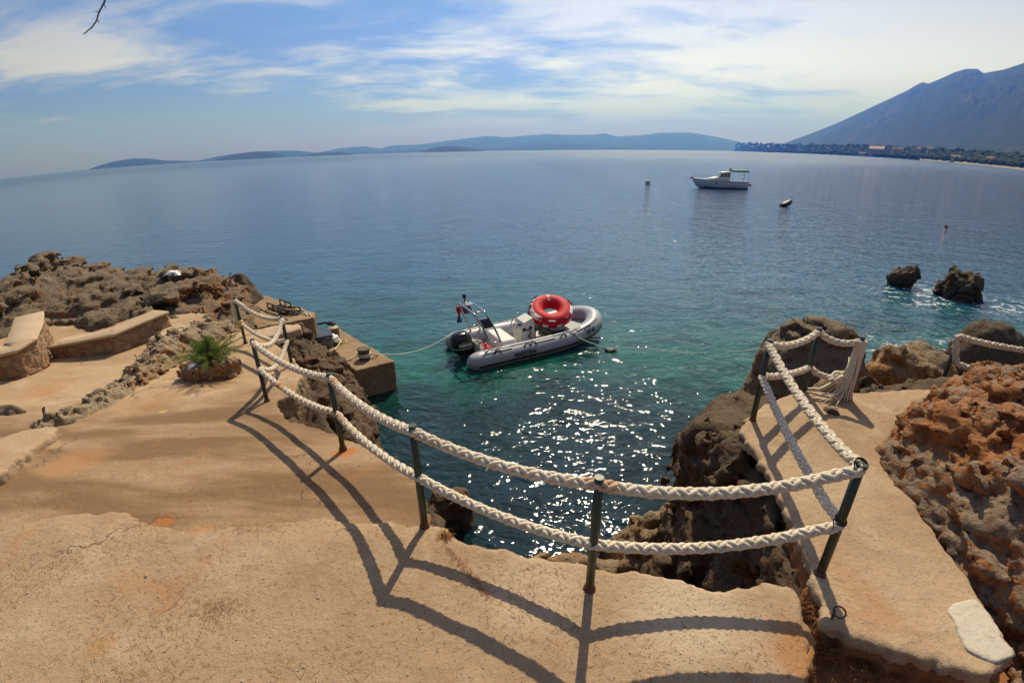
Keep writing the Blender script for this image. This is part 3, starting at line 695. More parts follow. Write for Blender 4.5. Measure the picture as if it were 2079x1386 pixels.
# ---- bedrock under the concrete, down to the water
LAND = np.array([(-9, -1), (1.1, -1), (2.6, .2), (4.5, 1.2), (6.5, 2.0), (6.5, 4.4), (4.2, 4.0), (3.2, 3.75), (2.7, 3.6), (2.4, 3.1), (2.2, 2.6), (2.05, 2.0), (1.95, 1.62), (1.8, 1.2), (1.3, 1.15), (1.05, 1.35)])
LAND = np.array([tuple(p) for p in LAND] + [tuple(at(*q, 0)[:2]) for q in ((1440, 1205), (1300, 1168), (1120, 1140), (1000, 1118), (935, 1108), (900, 1075), (868, 1062), (850, 1010))] + [tuple(ong(*q)[:2]) for q in ((790, 935), (690, 890), (590, 860), (575, 800), (612, 770), (600, 735), (560, 705), (500, 675), (430, 655))] + [(-5.4, 8.2), (-9, 8.5)])
def bed(x, y, z):
    s2 = sd_poly(LAND, x[:, :, 0], y[:, :, 0])[:, :, None]; top = zt(x, y) - .34
    top = np.where(x > 1.3, np.where((y < 1.45) & (x < 2.6), -.6, -.22), top); top = np.where((x > .8) & (y < 1.35) & (x < 2.6), -.6, top)
    fl = np.clip((-.3 - z) / 2.8, 0, 1) * np.where((x > -.7) & (x < 1.3), .35, .6)
    return np.maximum(s2 + .03 - fl, z - top)
o = rock('shore_rock', (-7, .4, -3.5), (6.6, 9, .1), .06, bed, M['rock_cliff'], .10, 1.4, .10, 2.4, 1.3, .05, 5., .02, 11.)
tag(o, kind='structure')
print('bed')

# ================================================================== rocks
def pathline(P):
    P = np.array(P, float)
    def f(x, y): # distance to a polyline and the interpolated third column
        best = np.full(x.shape, 1e9); val = np.zeros(x.shape)
        for a, b in zip(P, P[1:]):
            e = b[:2] - a[:2]; t = np.clip(((x - a[0]) * e[0] + (y - a[1]) * e[1]) / (e @ e + 1e-12), 0, 1)
            d = np.hypot(x - a[0] - e[0] * t, y - a[1] - e[1] * t); m = d < best
            best = np.where(m, d, best); val = np.where(m, a[2] + (b[2] - a[2]) * t, val)
        return best, val
    return f
def poly_rock(name, P, top, z0, h, mt, label=None, cat='rock', edge=.25, kind=None, group=None, **kw):
    P = np.asarray(P)[:, :2]; mg = .45
    t_ = top if callable(top) else (lambda x, y, d: top + 0 * x)
    xs = np.linspace(P[:, 0].min() - mg, P[:, 0].max() + mg, 40); ys = np.linspace(P[:, 1].min() - mg, P[:, 1].max() + mg, 40)
    XX, YY = np.meshgrid(xs, ys, indexing='ij'); zmax = float(np.max(t_(XX, YY, np.clip(-sd_poly(P, XX, YY), 0, None)))) + .4
    def base(x, y, z):
        s2 = sd_poly(P, x[:, :, 0], y[:, :, 0])[:, :, None]; d = np.clip(-s2, 0, None)
        tp = t_(x[:, :, :1], y[:, :, :1], d)
        a, b = s2 + edge, (z - tp) * .85 + edge
        return np.minimum(np.maximum(a, b), 0) + np.hypot(np.maximum(a, 0), np.maximum(b, 0)) - edge
    o = rock(name, (xs[0], ys[0], z0), (xs[-1], ys[-1], zmax), h, base, mt, **kw)
    return tag(o, label, cat, group, kind)
def mound(h, w): return lambda x, y, d: h * (1 - np.exp(-d / w))

# large rust-red outcrop on the right of the path
R5 = np.array([at(*q, 0)[:2] for q in [(1880, 806), (1826, 850), (1785, 890), (1756, 915), (1762, 945), (1798, 985), (1835, 1028), (1870, 1078), (1908, 1135), (1946, 1182), (1990, 1218), (2040, 1268), (2070, 1310), (2120, 1400)]])
R5 = np.r_[R5, [(3.2, .3), (6.4, .6), (7.2, 3.2), (5.6, 3.6), (4.4, 3.55)]]
def r5top(x, y, d):
    m = -.06 + .76 * (1 - np.exp(-d / .32))
    cap = np.minimum(.70, .80 - .52 * (y - 2.2)) - .03 * np.clip(x - 3, 0, 9)
    cap = np.minimum(cap, .05 + .8 * np.clip((y - .75) / 1.1, 0, 1))
    return np.minimum(m, cap)
poly_rock('rock_outcrop', R5, r5top, -.5, .032, M['rock_red'], 'large rough rust-red rock mass bordering the concrete path beside the rope rail', 'rock', .12, blk=.13, bf=2.6, crack=.08, amp=.08, f1=1.9, rid=.09, f2=3.6, strat=1.7, pit=.06, pf=8., fine=.026, ff=17., tilt=.25)
# rubble of grey stones at the lower right edge of the path
Vi2, Fi2 = ico(3)
def pebble(name, p, r, mt, label=None, cat=None, group=None, sq=(1, 1, .7), seed=0, rough=.35):
    V = Vi2 * (1 + rough * fbm(Vi2 * 1.3 + seed * 5.7, 3)[:, None]) * np.array(sq) * r
    a = seed * 1.7; R = np.array([[math.cos(a), -math.sin(a), 0], [math.sin(a), math.cos(a), 0], [0, 0, 1]])
    o = mesh_np(name, V @ R.T + np.array(p) + (0, 0, r * sq[2] * .6), Fi2, mt, None, True, True)
    return tag(o, label, cat, group)
k = 0
for (px, py) in [(2010, 1168), (2032, 1178), (2050, 1192), (2022, 1196), (2046, 1212), (2066, 1208), (2070, 1230), (2052, 1236), (2072, 1254), (2036, 1224), (2064, 1272), (2016, 1180), (2000, 1190), (2076, 1180), (2060, 1170)]:
    pebble('loose_stone', at(px, py, -.03), random.uniform(.022, .042), M['bank'], 'loose grey stone in the rubble under the right rock mass', 'stone', 'loose stones by the right rock mass', (1, 1.1, .7), k); k += 1

# left outcrop above the stone walls
def Lr(px, py, z=-.6): return tuple(at(px, py, z)[:2])
R1 = np.array([Lr(-250, 760), Lr(0, 690), Lr(60, 668), Lr(110, 655), Lr(180, 672), Lr(250, 655), Lr(330, 640), Lr(372, 640), Lr(410, 655), Lr(462, 655), Lr(488, 640), (-5.1, 8.2), (-5.7, 9.6), (-7.2, 11.6), (-9.4, 13.6), (-12.5, 14.5), (-17, 13), (-18, 9)])
CR = [(-150, 600, 14.2), (0, 566, 14.0), (40, 540, 13.9), (80, 530, 13.8), (150, 531, 13.6), (230, 538, 13.2), (330, 553, 12.4), (400, 563, 11.7), (440, 574, 11.2), (475, 588, 10.7), (498, 604, 10.4)]
r1line = pathline([(*atr(*q)[:2], atr(*q)[2]) for q in CR])
def r1top(x, y, d):
    dl, zc = r1line(x, y); m = -.75 + (zc + .9) * (1 - np.exp(-d / .62))
    back = np.where(np.hypot(x, y) > np.interp(np.arctan2(x, y), [math.atan2(*atr(*q)[:2]) for q in CR], [q[2] for q in CR]), 1., 0.)
    return np.minimum(m, zc - .10 * np.clip(dl - .3, 0, None) - back * .4 * dl)
poly_rock('rock_outcrop', R1, r1top, -1.2, .07, M['rock_grey'], 'long jagged grey-brown rock ridge behind the low stone walls', 'rock', .2, blk=.27, bf=1.0, crack=.19, amp=.13, f1=.9, rid=.17, f2=2.0, strat=3.0, pit=.09, pf=3.4, fine=.055, ff=7., tilt=-.30)
sea_under = [(-4.9, 8.4), (-5.5, 9.9), (-7.0, 12.2), (-9.0, 13.2), (-12, 14.0), (-18, 12.5), (-19, 8), (-8, 8)]
poly_rock('shore_rock', sea_under, lambda x, y, d: -1.9 + 0 * x, -3.6, .16, M['rock_cliff'], kind='structure', cat=None, amp=.3, f1=.7, rid=.2, f2=1.4, pit=.1, pf=2.5, fine=.05, ff=5.)
p_ = at(492, 592, -1.3)
poly_rock('boulder', [(p_[0] - .9, p_[1] - .4), (p_[0] + .55, p_[1] - .5), (p_[0] + .5, p_[1] + .5), (p_[0] - .6, p_[1] + .7)], mound(-.78, .4) if False else (lambda x, y, d: -2.4 + 1.55 * (1 - np.exp(-d / .2))), -3.5, .06, M['rock_dark'],
          'dark boulder at the seaward end of the left rock ridge above the far quay', 'rock', .2, amp=.15, f1=1.2, rid=.08, f2=2., pit=.06, pf=3., fine=.03, ff=8.)

# ledge between the terrace and the quays
R2 = [(-1.15, 3.35), (-1.75, 3.75), (-2.1, 4.2), (-2.2, 4.9), (-3.0, 5.6), (-3.7, 6.6), (-4.6, 7.3), (-4.9, 8.2), (-5.3, 9.0), (-4.6, 9.6), (-3.8, 9.3), (-3.25, 8.7), (-2.75, 7.6), (-2.45, 6.6), (-2.0, 5.6), (-1.4, 4.6), (-.9, 3.9), (-.75, 3.2)]
def r2top(x, y, d): return np.interp(y, [3, 4, 5, 6, 7, 8.5, 10.5], [-.75, -.85, -1.0, -1.22, -1.45, -1.75, -1.75]) - .75 * np.exp(-d / .25) + .25 * np.clip(-2.6 - x, 0, 2) * np.clip((7.6 - y) / 2, 0, 1) + .38 * np.clip((-3.9 - x) / .6, 0, 1)
poly_rock('rock_ledge', R2, r2top, -3.5, .05, M['rock_cliff'], 'dark red-brown rock ledge falling to the water between terrace and near quay', 'rock', .2, blk=.22, bf=1.7, crack=.14, amp=.12, f1=1.3, rid=.12, f2=2.4, strat=1.3, pit=.08, pf=4.5, fine=.03, ff=10.)
# cove: boulders under the front terrace, and the blocky wall beneath the path
def spot(px, py, z): return at(px, py, z)
def boulder(px, py, z, w, d, top, rz, mt, label, h=.045, **kw):
    c = spot(px, py, z); ca, sa = math.cos(rz), math.sin(rz)
    P = [(c[0] + ca * u * w - sa * v * d, c[1] + sa * u * w + ca * v * d) for u, v in ((-1, -.5), (-.5, -1), (.6, -.9), (1, -.2), (.8, .7), (0, 1), (-.8, .7))]
    a = dict(blk=.14, bf=2.2, crack=.1, amp=.11, f1=1.5, rid=.10, f2=2.6, pit=.05, pf=5., fine=.022, ff=12.); a.update(kw)
    poly_rock('boulder', P, lambda x, y, dd: SEA - .4 + (top - SEA + .4) * (1 - np.exp(-dd / (.35 * min(w, d)))), SEA - .45, h, mt, label, 'rock', .12, **a)
boulder(1345, 1085, -2.55, .95, .62, -2.12, .3, M['rock_ochre'], 'brown weedy boulder in the glittering cove under the lower rope')
boulder(1150, 1146, -2.7, .95, .40, -2.42, .0, M['rock_ochre'], 'low ochre rock at the waterline just below the terrace edge by the middle post')
boulder(1370, 1165, -2.3, .60, .48, -1.95, -.2, M['rock_cliff'], 'dark wet boulder tucked under the terrace lip in the cove')
boulder(905, 1000, -2.6, .5, .45, -2.35, .4, M['rock_cliff'], 'dark rock under the terrace beside the fifth rope post')
WL = [tuple(at(*q, 0)[:2]) for q in ((1520, 845), (1545, 925), (1588, 1000), (1612, 1060), (1650, 1140))]
WALL = [(1.34, 1.30), (1.44, 1.75), (1.51, 2.1), (1.60, 2.6), (1.69, 3.1), (1.76, 3.8), (1.86, 4.5), (2.6, 4.9), (3.6, 4.8), (3.4, 3.6), (2.4, 2.6), (2.1, 1.3)]
def walltop(x, y, d): return -.07 - .08 * np.exp(-d / .06) - .95 * np.clip((y - 3.15) / 1.2, 0, 1)
poly_rock('cliff_rock', WALL, walltop, SEA - .4, .045, M['rock_cliff'], 'dark red-brown rock face dropping into the cove beneath the concrete path', 'rock', .08, blk=.18, bf=1.8, crack=.12, amp=.10, f1=1.7, rid=.11, f2=2.8, strat=.9, pit=.08, pf=5., fine=.03, ff=12.)
BL = [tuple(at(*q, -1.02)[:2]) for q in ((1376, 904), (1390, 882), (1495, 848), (1545, 846), (1580, 880), (1500, 905))]
poly_rock('rock_block', BL, lambda x, y, d: -1.02 + 0 * x - .06 * np.exp(-d / .1), SEA - .4, .05, M['rock_ochre'], 'flat-topped ochre rock block at the mouth of the cove left of the path', 'rock', .05, blk=.14, bf=2.6, crack=.10, amp=.07, f1=1.4, rid=.08, f2=2.6, pit=.05, pf=4., fine=.02, ff=10.)
# rocks beyond the path
def shore(px, py, z, w, d, top, rz, mt, label, name='boulder', bot=SEA - .4, **kw):
    c = spot(px, py, z); ca, sa = math.cos(rz), math.sin(rz)
    P = [(c[0] + ca * u * w - sa * v * d, c[1] + sa * u * w + ca * v * d) for u, v in ((-1, -.4), (-.6, -.95), (.3, -1), (.9, -.6), (1, .2), (.5, .95), (-.4, 1), (-.9, .5))]
    a = dict(blk=.16, bf=1.8, crack=.12, amp=.13, f1=1.1, rid=.12, f2=2.0, pit=.07, pf=4., fine=.03, ff=9.); a.update(kw)
    poly_rock(name, P, lambda x, y, dd: bot + (top - bot) * (1 - np.exp(-dd / (.20 * min(w, d)))), bot - .1, kw.get('h_', .06), mt, label, 'rock', .2, **{k_: v_ for k_, v_ in a.items() if k_ != 'h_'})
c6 = atr(1640, 700, 6.1)
shore(1645, 735, -.6, 1.02, .80, .02, .15, M['rock_grey'], 'rounded dark boulder with fine layered top behind the sagging rope at the path end', strat=4.0, rid=.12, f2=2.2, amp=.14, f1=1.0, tilt=.45, blk=.10, bf=1.3, crack=.10)
shore(1570, 712, -.9, .30, .4, -.45, .0, M['rock_dark'], 'small dark knob of rock left of the layered boulder')
shore(1690, 775, -.35, .55, .30, -.28, .2, M['rock_ochre'], 'pale tan stone between the layered boulder and the frayed rope', amp=.05, rid=.05)
shore(1845, 748, -1.0, 1.05, .75, -.62, .1, M['rock_ochre'], 'broken orange-brown rock beyond the end of the path', amp=.18, rid=.16)
shore(1775, 758, -1.0, .32, .35, -.72, .1, M['rock_ochre'], 'small orange block at the left of the broken rocks beyond the path', amp=.1)
shore(1890, 735, -1.6, 1.2, .8, -1.35, .0, M['rock_cliff'], 'dark wet rock at the waterline behind the broken orange rocks')
shore(2000, 725, -1.0, .85, .7, -.42, -.1, M['rock_dark'], 'smooth dark boulder framed by the rope loop on the right', amp=.12, rid=.04, pit=.03, blk=.05, crack=.03)
shore(1800, 790, -.6, 1.3, .35, -.42, .05, M['rock_cliff'], 'dark stony ledge along the far edge of the path', amp=.1)
poly_rock('shore_rock', [(1.9, 3.9), (3.0, 3.8), (4.3, 3.9), (6.4, 3.7), (9.5, 4.5), (11.5, 7.5), (9.0, 8.6), (6.4, 7.7), (4.2, 6.6), (2.6, 5.4)], lambda x, y, d: -.55 - .42 * np.clip(y - 3.9, 0, 9) , SEA - .5, .10, M['rock_cliff'], kind='structure', cat=None, amp=.2, f1=1., rid=.15, f2=2., pit=.1, pf=3., fine=.04, ff=7.)
# rocks standing in the sea
def stack(name, prof, base_px, label, ydist_k=1.0, depth=.9, seed=0):
    """prof: skyline pixels; they stand on the waterline distance of base_px"""
    b = at(*base_px, SEA); r = math.hypot(b[0], b[1]); az0 = math.atan2(b[0], b[1]); ux = np.array([math.cos(az0), -math.sin(az0)]); uy = np.array([math.sin(az0), math.cos(az0)])
    pr = []
    for q in prof:
        p = atr(q[0], q[1], r); pr.append(((p[:2] - b[:2]) @ ux, p[2]))
    pr = np.array(pr); u0, u1 = pr[0, 0], pr[-1, 0]
    P = [b[:2] + ux * u + uy * v for u, v in ((u0, 0), (u0 * .7 + u1 * .3, -depth * .5), (u1 * .75 + u0 * .25, -depth * .55), (u1, 0), (u1 * .8 + u0 * .2, depth * .6), (u0 * .7 + u1 * .3, depth * .6))]
    def top(x, y, d):
        u = (x - b[0]) * ux[0] + (y - b[1]) * ux[1]; v = (x - b[0]) * uy[0] + (y - b[1]) * uy[1]
        return np.interp(u, pr[:, 0], pr[:, 1]) - .35 * np.abs(v) ** 1.3
    poly_rock(name, P, top, SEA - .5, .055, M['rock_dark'], label, 'rock', .12, blk=.22, bf=1.9, crack=.16, amp=.12, f1=1.4, rid=.13, f2=2.4, pit=.08, pf=4., fine=.035, ff=10.)
stack('sea_rock', [(1797, 575), (1800, 556), (1815, 548), (1845, 543), (1864, 543), (1868, 556)], (1828, 580), 'small low dark rock standing in the sea off the path')
stack('sea_rock', [(1888, 600), (1905, 572), (1920, 560), (1938, 534), (1952, 547), (1966, 550), (1990, 552), (1998, 568), (1996, 590)], (1944, 603), 'larger peaked dark rock standing in the sea with foam around it', depth=1.3)

# stony bank and loose masses on the left of the terrace
BK = [(462, 664, .12), (430, 676, .20), (395, 694, .24), (350, 714, .22), (318, 740, .15), (285, 762, .13), (240, 790, .1), (200, 815, .08), (150, 838, .06), (90, 858, .05)]
bkl = pathline([(*ong(a, b)[:2], w) for a, b, w in BK]); BKP = np.array([ong(a, b)[:2] for a, b, w in BK])
def bank(x, y, z):
    d, w = bkl(x[:, :, 0], y[:, :, 0]); tp = zt(x[:, :, 0], y[:, :, 0]) + w * 1.25 * np.clip(1 - (d / (.07 + w * 1.55)) ** 2, -2, 1) - .03
    return (z - tp[:, :, None]) * .7
o = rock('stony_bank', (*(BKP.min(0) - .55), -.85), (*(BKP.max(0) + .55), -.05), .035, bank, M['bank'], blk=.10, bf=6., crack=.05, amp=.06, f1=2.4, rid=.05, f2=5., pit=.05, pf=10., fine=.022, ff=22.); tag(o, kind='structure')
poly_rock('rock_outcrop', [Lr(-200, 880, -.42), Lr(0, 868, -.42), Lr(50, 860, -.42), Lr(88, 846, -.42), Lr(60, 832, -.42), Lr(0, 830, -.42), Lr(-200, 830, -.42)], lambda x, y, d: -.62 + .42 * (1 - np.exp(-d / .1)), -.8, .03, M['rock_grey'], 'low dark rough rock beside the step on the left', 'rock', .08, amp=.06, f1=2.5, rid=.06, f2=4., pit=.05, pf=8., fine=.02, ff=16.)
# planter rock with a white stone, the green shrub grows from it
pl = ong(415, 762)
poly_rock('planter_rock', [(pl[0] - .30, pl[1] + .03), (pl[0] - .22, pl[1] - .14), (pl[0] + .05, pl[1] - .17), (pl[0] + .34, pl[1] - .02), (pl[0] + .42, pl[1] + .18), (pl[0] + .1, pl[1] + .30), (pl[0] - .22, pl[1] + .24)],
          lambda x, y, d: pl[2] + .17 + 0 * x - .06 * np.clip((d - .09) / .08, 0, 1), pl[2] - .2, .018, M['bank'], 'low stone ring of cemented rubble holding the feathery green shrub', 'planter', .05, blk=.07, bf=7., crack=.04, amp=.05, f1=3., rid=.04, f2=6., pit=.03, pf=12., fine=.01, ff=25.)
M['white_stone'] = worn('whitish stone', (.60, .58, .54), .8, .15, 12, (.4, .36, .3), .4, .01)
pebble('white_stone', atr(395, 748, math.hypot(pl[0], pl[1]) + .02), .085, M['white_stone'], 'whitish stone lying on the planter rock under the green shrub', 'stone', None, (1.2, .8, .55), 3)
pebble('white_stone', atr(406, 736, math.hypot(pl[0], pl[1]) + .1), .075, M['white_stone'], 'grey upright stone leaning at the foot of the green shrub', 'stone', None, (.7, .6, 1.3), 5)

# low stone walls with pale caps
def stonefn(t, b):
    p = t.n('NewGeometry').outputs['Position']; wp = t.vmath('ADD', p, t.vmath('SCALE', t.noise(p, 6, 3, .6, 0, 1), sc=.09))
    col = t.voro(wp, 6.5, 'F1', 1, 1); e = t.voro(wp, 6.5, 'DISTANCE_TO_EDGE'); n = t.noise(p, 25, 5, .65)
    c = t.mix(t.n('SeparateColor', i_0=col).outputs[0], (.24, .10, .036, 1), (.30, .17, .08, 1)); c = t.mix(t.math('MULTIPLY', t.n('SeparateColor', i_0=col).outputs[1], .5), c, (.30, .21, .14, 1))
    c = t.mix(t.math('MULTIPLY', t.step(n, .5, .72), .5), c, (.16, .09, .05, 1)); c = t.mix(t.step(e, .05, .015), c, (.25, .17, .10, 1))
    t.put(b.inputs['Base Color'], c); b.inputs['Roughness'].default_value = .93
    t.put(b.inputs['Normal'], t.bump(t.math('ADD', t.math('MULTIPLY', t.math('MINIMUM', e, .12), 5), t.math('MULTIPLY', n, .35)), 1, .035))
M['stones'] = mat('mortared stones', fn=stonefn)
def stone_wall(name, base, tops, thick, label):
    """base: line of the front foot; tops: height of the top above the foot at each point"""
    base = np.array(base); n = len(base); T = np.gradient(base[:, :2], axis=0); T /= np.linalg.norm(T, axis=1)[:, None]; Nn = np.c_[-T[:, 1], T[:, 0]]
    t = thing(name, label, 'wall', (*base[0, :2], base[0, 2] - .1)); org = np.array(t.location)
    mid = resample(np.c_[base[:, :2], base[:, 2]], .035); 
    u0 = np.r_[0, np.cumsum(np.linalg.norm(np.diff(base[:, :2], axis=0), axis=1))]; uu = np.r_[0, np.cumsum(np.linalg.norm(np.diff(mid[:, :2], axis=0), axis=1))]
    hh = np.interp(uu, u0, tops); nx, ny = np.interp(uu, u0, Nn[:, 0]), np.interp(uu, u0, Nn[:, 1]); m = 14; V = []; C = []
    for i in range(len(mid)):
        for k in range(m):
            f = k / (m - 1); V.append((mid[i, 0] + nx[i] * .03 * f, mid[i, 1] + ny[i] * .03 * f, mid[i, 2] - .1 + (hh[i] + .06) * f))
        for k in range(m):
            f = 1 - k / (m - 1); V.append((mid[i, 0] + nx[i] * (thick - .03 * f), mid[i, 1] + ny[i] * (thick - .03 * f), mid[i, 2] - .1 + (hh[i] + .06) * f))
    V = np.array(V); q = V * 7
    d = .05 * (.5 - worley(q)) + .02 * fbm(q * 2.5, 2); side = np.where((np.arange(len(V)) % (2 * m)) < m, -1, 1)[:, None]
    V[:, :2] += np.repeat(np.c_[nx, ny], 2 * m, 0) * side * d[:, None]
    mb = MB(); rings = [V[i * 2 * m:(i + 1) * 2 * m] - org for i in range(len(mid))]; mb.loft(rings); mb.build('stonework', M['stones'], t, False)
    mb = MB(); rings = []
    for i in range(len(mid)):
        w = .02 * float(perlin(np.array([[uu[i] * 5, 0, 3.]]))[0]); zz = mid[i, 2] + hh[i]
        rings.append([(mid[i, 0] + nx[i] * a - org[0], mid[i, 1] + ny[i] * a - org[1], zz + b - org[2]) for a, b in ((-.008 + w, -.03), (-.012 + w, .002), (-.004 + w, .010), (thick * .5, .013), (thick + .0 - w, .010), (thick + .012 - w, -.0), (thick + .012, -.03))])
    mb.loft(rings); mb.build('cap', M['pale'], t, False)
B1 = [(*at(*q, -.56)[:2], -.56) for q in ((104, 727), (170, 722), (240, 715), (300, 690), (352, 668))]
stone_wall('stone_wall', B1, [.17, .22, .27, .29, .30], .34, 'low stone wall with a sloping pale concrete cap below the rock ridge')
B2 = [(*at(*q, -.45)[:2], -.45) for q in ((-120, 800), (0, 766), (50, 756), (92, 733), (104, 700), (103, 672))]
stone_wall('stone_wall', B2, [.30, .30, .31, .34, .36, .34], .40, 'short curved wall of orange rubble stones at the left edge')

# concrete quay blocks
def quay(name, P, ztop, z0, mt, label):
    P = np.asarray(P)[:, :2]
    o = rock(name, (*(P.min(0) - .2), z0), (*(P.max(0) + .2), ztop + .15), .035, slab(P, ztop, 9, .012), mt, amp=.02, f1=2., rid=.018, f2=5., pit=.02, pf=8., fine=.010, ff=20.)
    return tag(o, label, 'quay')
NQ = [at(*q, -2.4)[:2] for q in ((640, 676), (688, 667), (801, 733), (723, 752), (640, 700))]
quay('quay_block', NQ, -2.4, SEA - .6, M['quay'], 'lower concrete quay slab with two bollards beside the inflatable boat')
FQ = [at(*q, -1.6)[:2] for q in ((455, 594), (500, 597), (545, 602), (640, 635), (637, 645), (512, 668), (470, 640))]
quay('quay_block', FQ, -1.6, SEA - .6, M['quay'], 'upper concrete quay with dark iron frames in front of the left rock ridge')
SL = [at(*q, -1.15)[:2] for q in ((512, 672), (560, 662), (606, 659), (612, 668), (560, 682), (528, 690))]
quay('concrete_slab', SL, -1.13, -1.30, M['pale'], 'pale broken concrete slab between the terrace and the upper quay')
print('rocks')

# ================================================================== rope rail
def at_top(px, base): return float(atr(px[0], px[1], math.hypot(base[0], base[1]))[2])
POST = {}
def post(key, base, top_px, label, r=.0215, sink=.12):
    h = at_top(top_px, base) - base[2]
    t = thing('rope_post', label, 'post', base, 0, 'iron posts of the rope rail')
    m = MB(); m.tube([(0, 0, -sink), (0, 0, h * .5), (0, 0, h + .012)], r, 14); m.build('pole', M['post'], t)
    m = MB(); m.lathe([(r * .72, h + .0125), (r * .72, h - .02), (0.0005, h - .02)], n=14); m.build('pipe_mouth', M['iron'], t)
    m = MB(); m.lathe([(r * 1.01, .020), (r * 1.15, .012), (r * 1.45, .001), (r * 1.5, -.03)], n=14); m.build('footing', M['rust'], t)
    POST[key] = (np.array(base, float), h); return t
def lev(px, dz=0.): return ong(*px, dz)
post('A', lev((498, 694)), (477, 604), 'farthest rope post on the left, standing behind the green shrub')
post('B', lev((592, 738)), (575, 642), 'rope post at the rocky edge nearest the lower quay')
post('C', lev((542, 812)), (514, 690), 'rope post on the terrace just right of the green shrub')
post('D', lev((696, 908)), (669, 760), 'rope post with orange rust stain round its foot above the dark ledge')
post('E', lev((862, 1066)), (841, 866), 'rope post at the inner corner of the cove edge, leaning to the left in view')
post('F', at(1197, 1192, 0), (1213, 972), 'nearest post, dark green and upright in the middle of the front rail')
post('G', at(1665, 1164, .04), (1755, 948), 'corner post on the concrete path where the front rope turns away')
post('H', at(1528, 853, .04), (1562, 692), 'post at the seaward edge of the path beside the cove wall')
_j = at(1664, 668, .62); post('J', np.array([_j[0], _j[1], -.12]), (1664, 668), 'rope post half hidden behind the sagging rope by the layered boulder')
post('I', at(1716, 806, .04), (1742, 684), 'post wrapped by the frayed white rope end')
_k = at(1943, 692, .10); post('K', np.array([_k[0], _k[1], -.65]), (1943, 692), 'post behind the right rock mass carrying the right rope loop')
def on(key, f, off=(0, 0, 0)):
    b, h = POST[key]; return b + np.array([0, 0, h * f]) + np.array(off)
def span(a, b, sag, n=14):
    t = np.linspace(0, 1, n)[:, None]; p = a + (b - a) * t; p[:, 2] -= 4 * sag * (t * (1 - t))[:, 0]; return p
def rope(name, pts, R, label, parent=None, fib=True, pitch=None, seed=1, group=None):
    P = resample(smooth_path(pts, 10), .009); N = len(P); pitch = pitch or R * 6.8
    T = np.gradient(P, axis=0); T /= np.linalg.norm(T, axis=1)[:, None]; U = np.zeros_like(P)
    u = np.cross(T[0], (0, 0, 1.)); u = u if np.linalg.norm(u) > .05 else np.cross(T[0], (1., 0, 0)); u /= np.linalg.norm(u)
    for i in range(N): u = u - T[i] * (u @ T[i]); u /= np.linalg.norm(u); U[i] = u
    Wv = np.cross(T, U); s_ = np.arange(N) * .009; ph = 2 * np.pi * s_ / pitch; _q = np.c_[s_ * 2.3, 0 * s_ + seed * 3.3, 0 * s_]; ph = ph + .9 * perlin(_q) + .35 * perlin(_q * 4.1); wob_ = 1 + .10 * perlin(_q * 2.7 + 5)
    V = []; F = []; nb = 0; n = 7; sr = R * .40; r0 = R * .64; q = np.linspace(0, 2 * np.pi, n + 1)[:-1]
    for dirn in (1, -1):
        for k in range(4):
            a = dirn * ph + k * np.pi / 2 + (0 if dirn > 0 else np.pi / 4)
            rr = r0 + R * .17 * np.cos(2 * ph + (0 if dirn > 0 else np.pi)); rr = rr * wob_
            rad = np.cos(a)[:, None] * U + np.sin(a)[:, None] * Wv; tan = (-np.sin(a)[:, None] * U + np.cos(a)[:, None] * Wv) * dirn
            C = P + rr[:, None] * rad
            along = T * (pitch / (2 * np.pi * r0)) + tan; along /= np.linalg.norm(along, axis=1)[:, None]
            side = np.cross(along, rad)
            ring = C[:, None, :] + sr * (np.cos(q)[None, :, None] * rad[:, None, :] * .82 + np.sin(q)[None, :, None] * side[:, None, :])
            V.append(ring.reshape(-1, 3)); I = np.arange(N * n).reshape(N, n) + nb
            F.append(np.stack([I[:-1], np.roll(I[:-1], -1, 1), np.roll(I[1:], -1, 1), I[1:]], 2).reshape(-1, 4)); nb += N * n
    if fib: # short frayed fibres
        rg = np.random.default_rng(seed); nf = int(N * 1.3); i = rg.integers(0, N, nf); a = rg.uniform(0, 2 * np.pi, nf)
        rad = np.cos(a)[:, None] * U[i] + np.sin(a)[:, None] * Wv[i]; b = P[i] + rad * R * .95
        d = rad * .5 + T[i] * rg.normal(0, .7, (nf, 1)) + np.cross(rad, T[i]) * rg.normal(0, .6, (nf, 1)); d /= np.linalg.norm(d, axis=1)[:, None]
        L = rg.uniform(.006, .017, (nf, 1)); w = np.cross(d, rg.normal(size=(nf, 3))); w /= np.linalg.norm(w, axis=1)[:, None]; w *= .0006
        Vf = np.stack([b - w, b + w, b + d * L + w * .4, b + d * L - w * .4], 1).reshape(-1, 3); V.append(Vf); F.append(np.arange(nf * 4).reshape(-1, 4) + nb)
    o = mesh_np(name, np.concatenate(V), np.concatenate(F), M['rope'], parent, True, True)
    return tag(o, label, 'rope', group)
RR = .0275
def chain(parts):
    out = [parts[0]]
    for p in parts[1:]: out.append(p[1:])
    return np.concatenate(out)
T_ = lambda k: on(k, 1.0, (0, 0, -.03))
up_pts = chain([np.array([on('A', .44, (-.035, -.02, 0)), on('A', .72, (-.05, -.02, 0)), on('A', .93, (-.03, 0, 0))]), span(T_('A'), T_('B'), .10, 9), span(T_('B'), T_('C'), .16, 9), span(T_('C'), T_('D'), .07, 9), span(T_('D'), T_('E'), .06, 9),
                span(T_('E'), T_('F'), .05, 9), span(T_('F'), on('G', .98), .085, 11), span(on('G', .98), T_('H'), .06, 11), span(T_('H'), T_('J'), .05, 7), span(T_('J'), T_('I'), .05, 7)])
rope('rope', up_pts, RR, 'upper thick white braided rope of the rail, strung along all the post tops')
def midf(px, key): # fraction of the post height of a rope hole
    b, h = POST[key]; return (at_top(px, b) - b[2]) / h
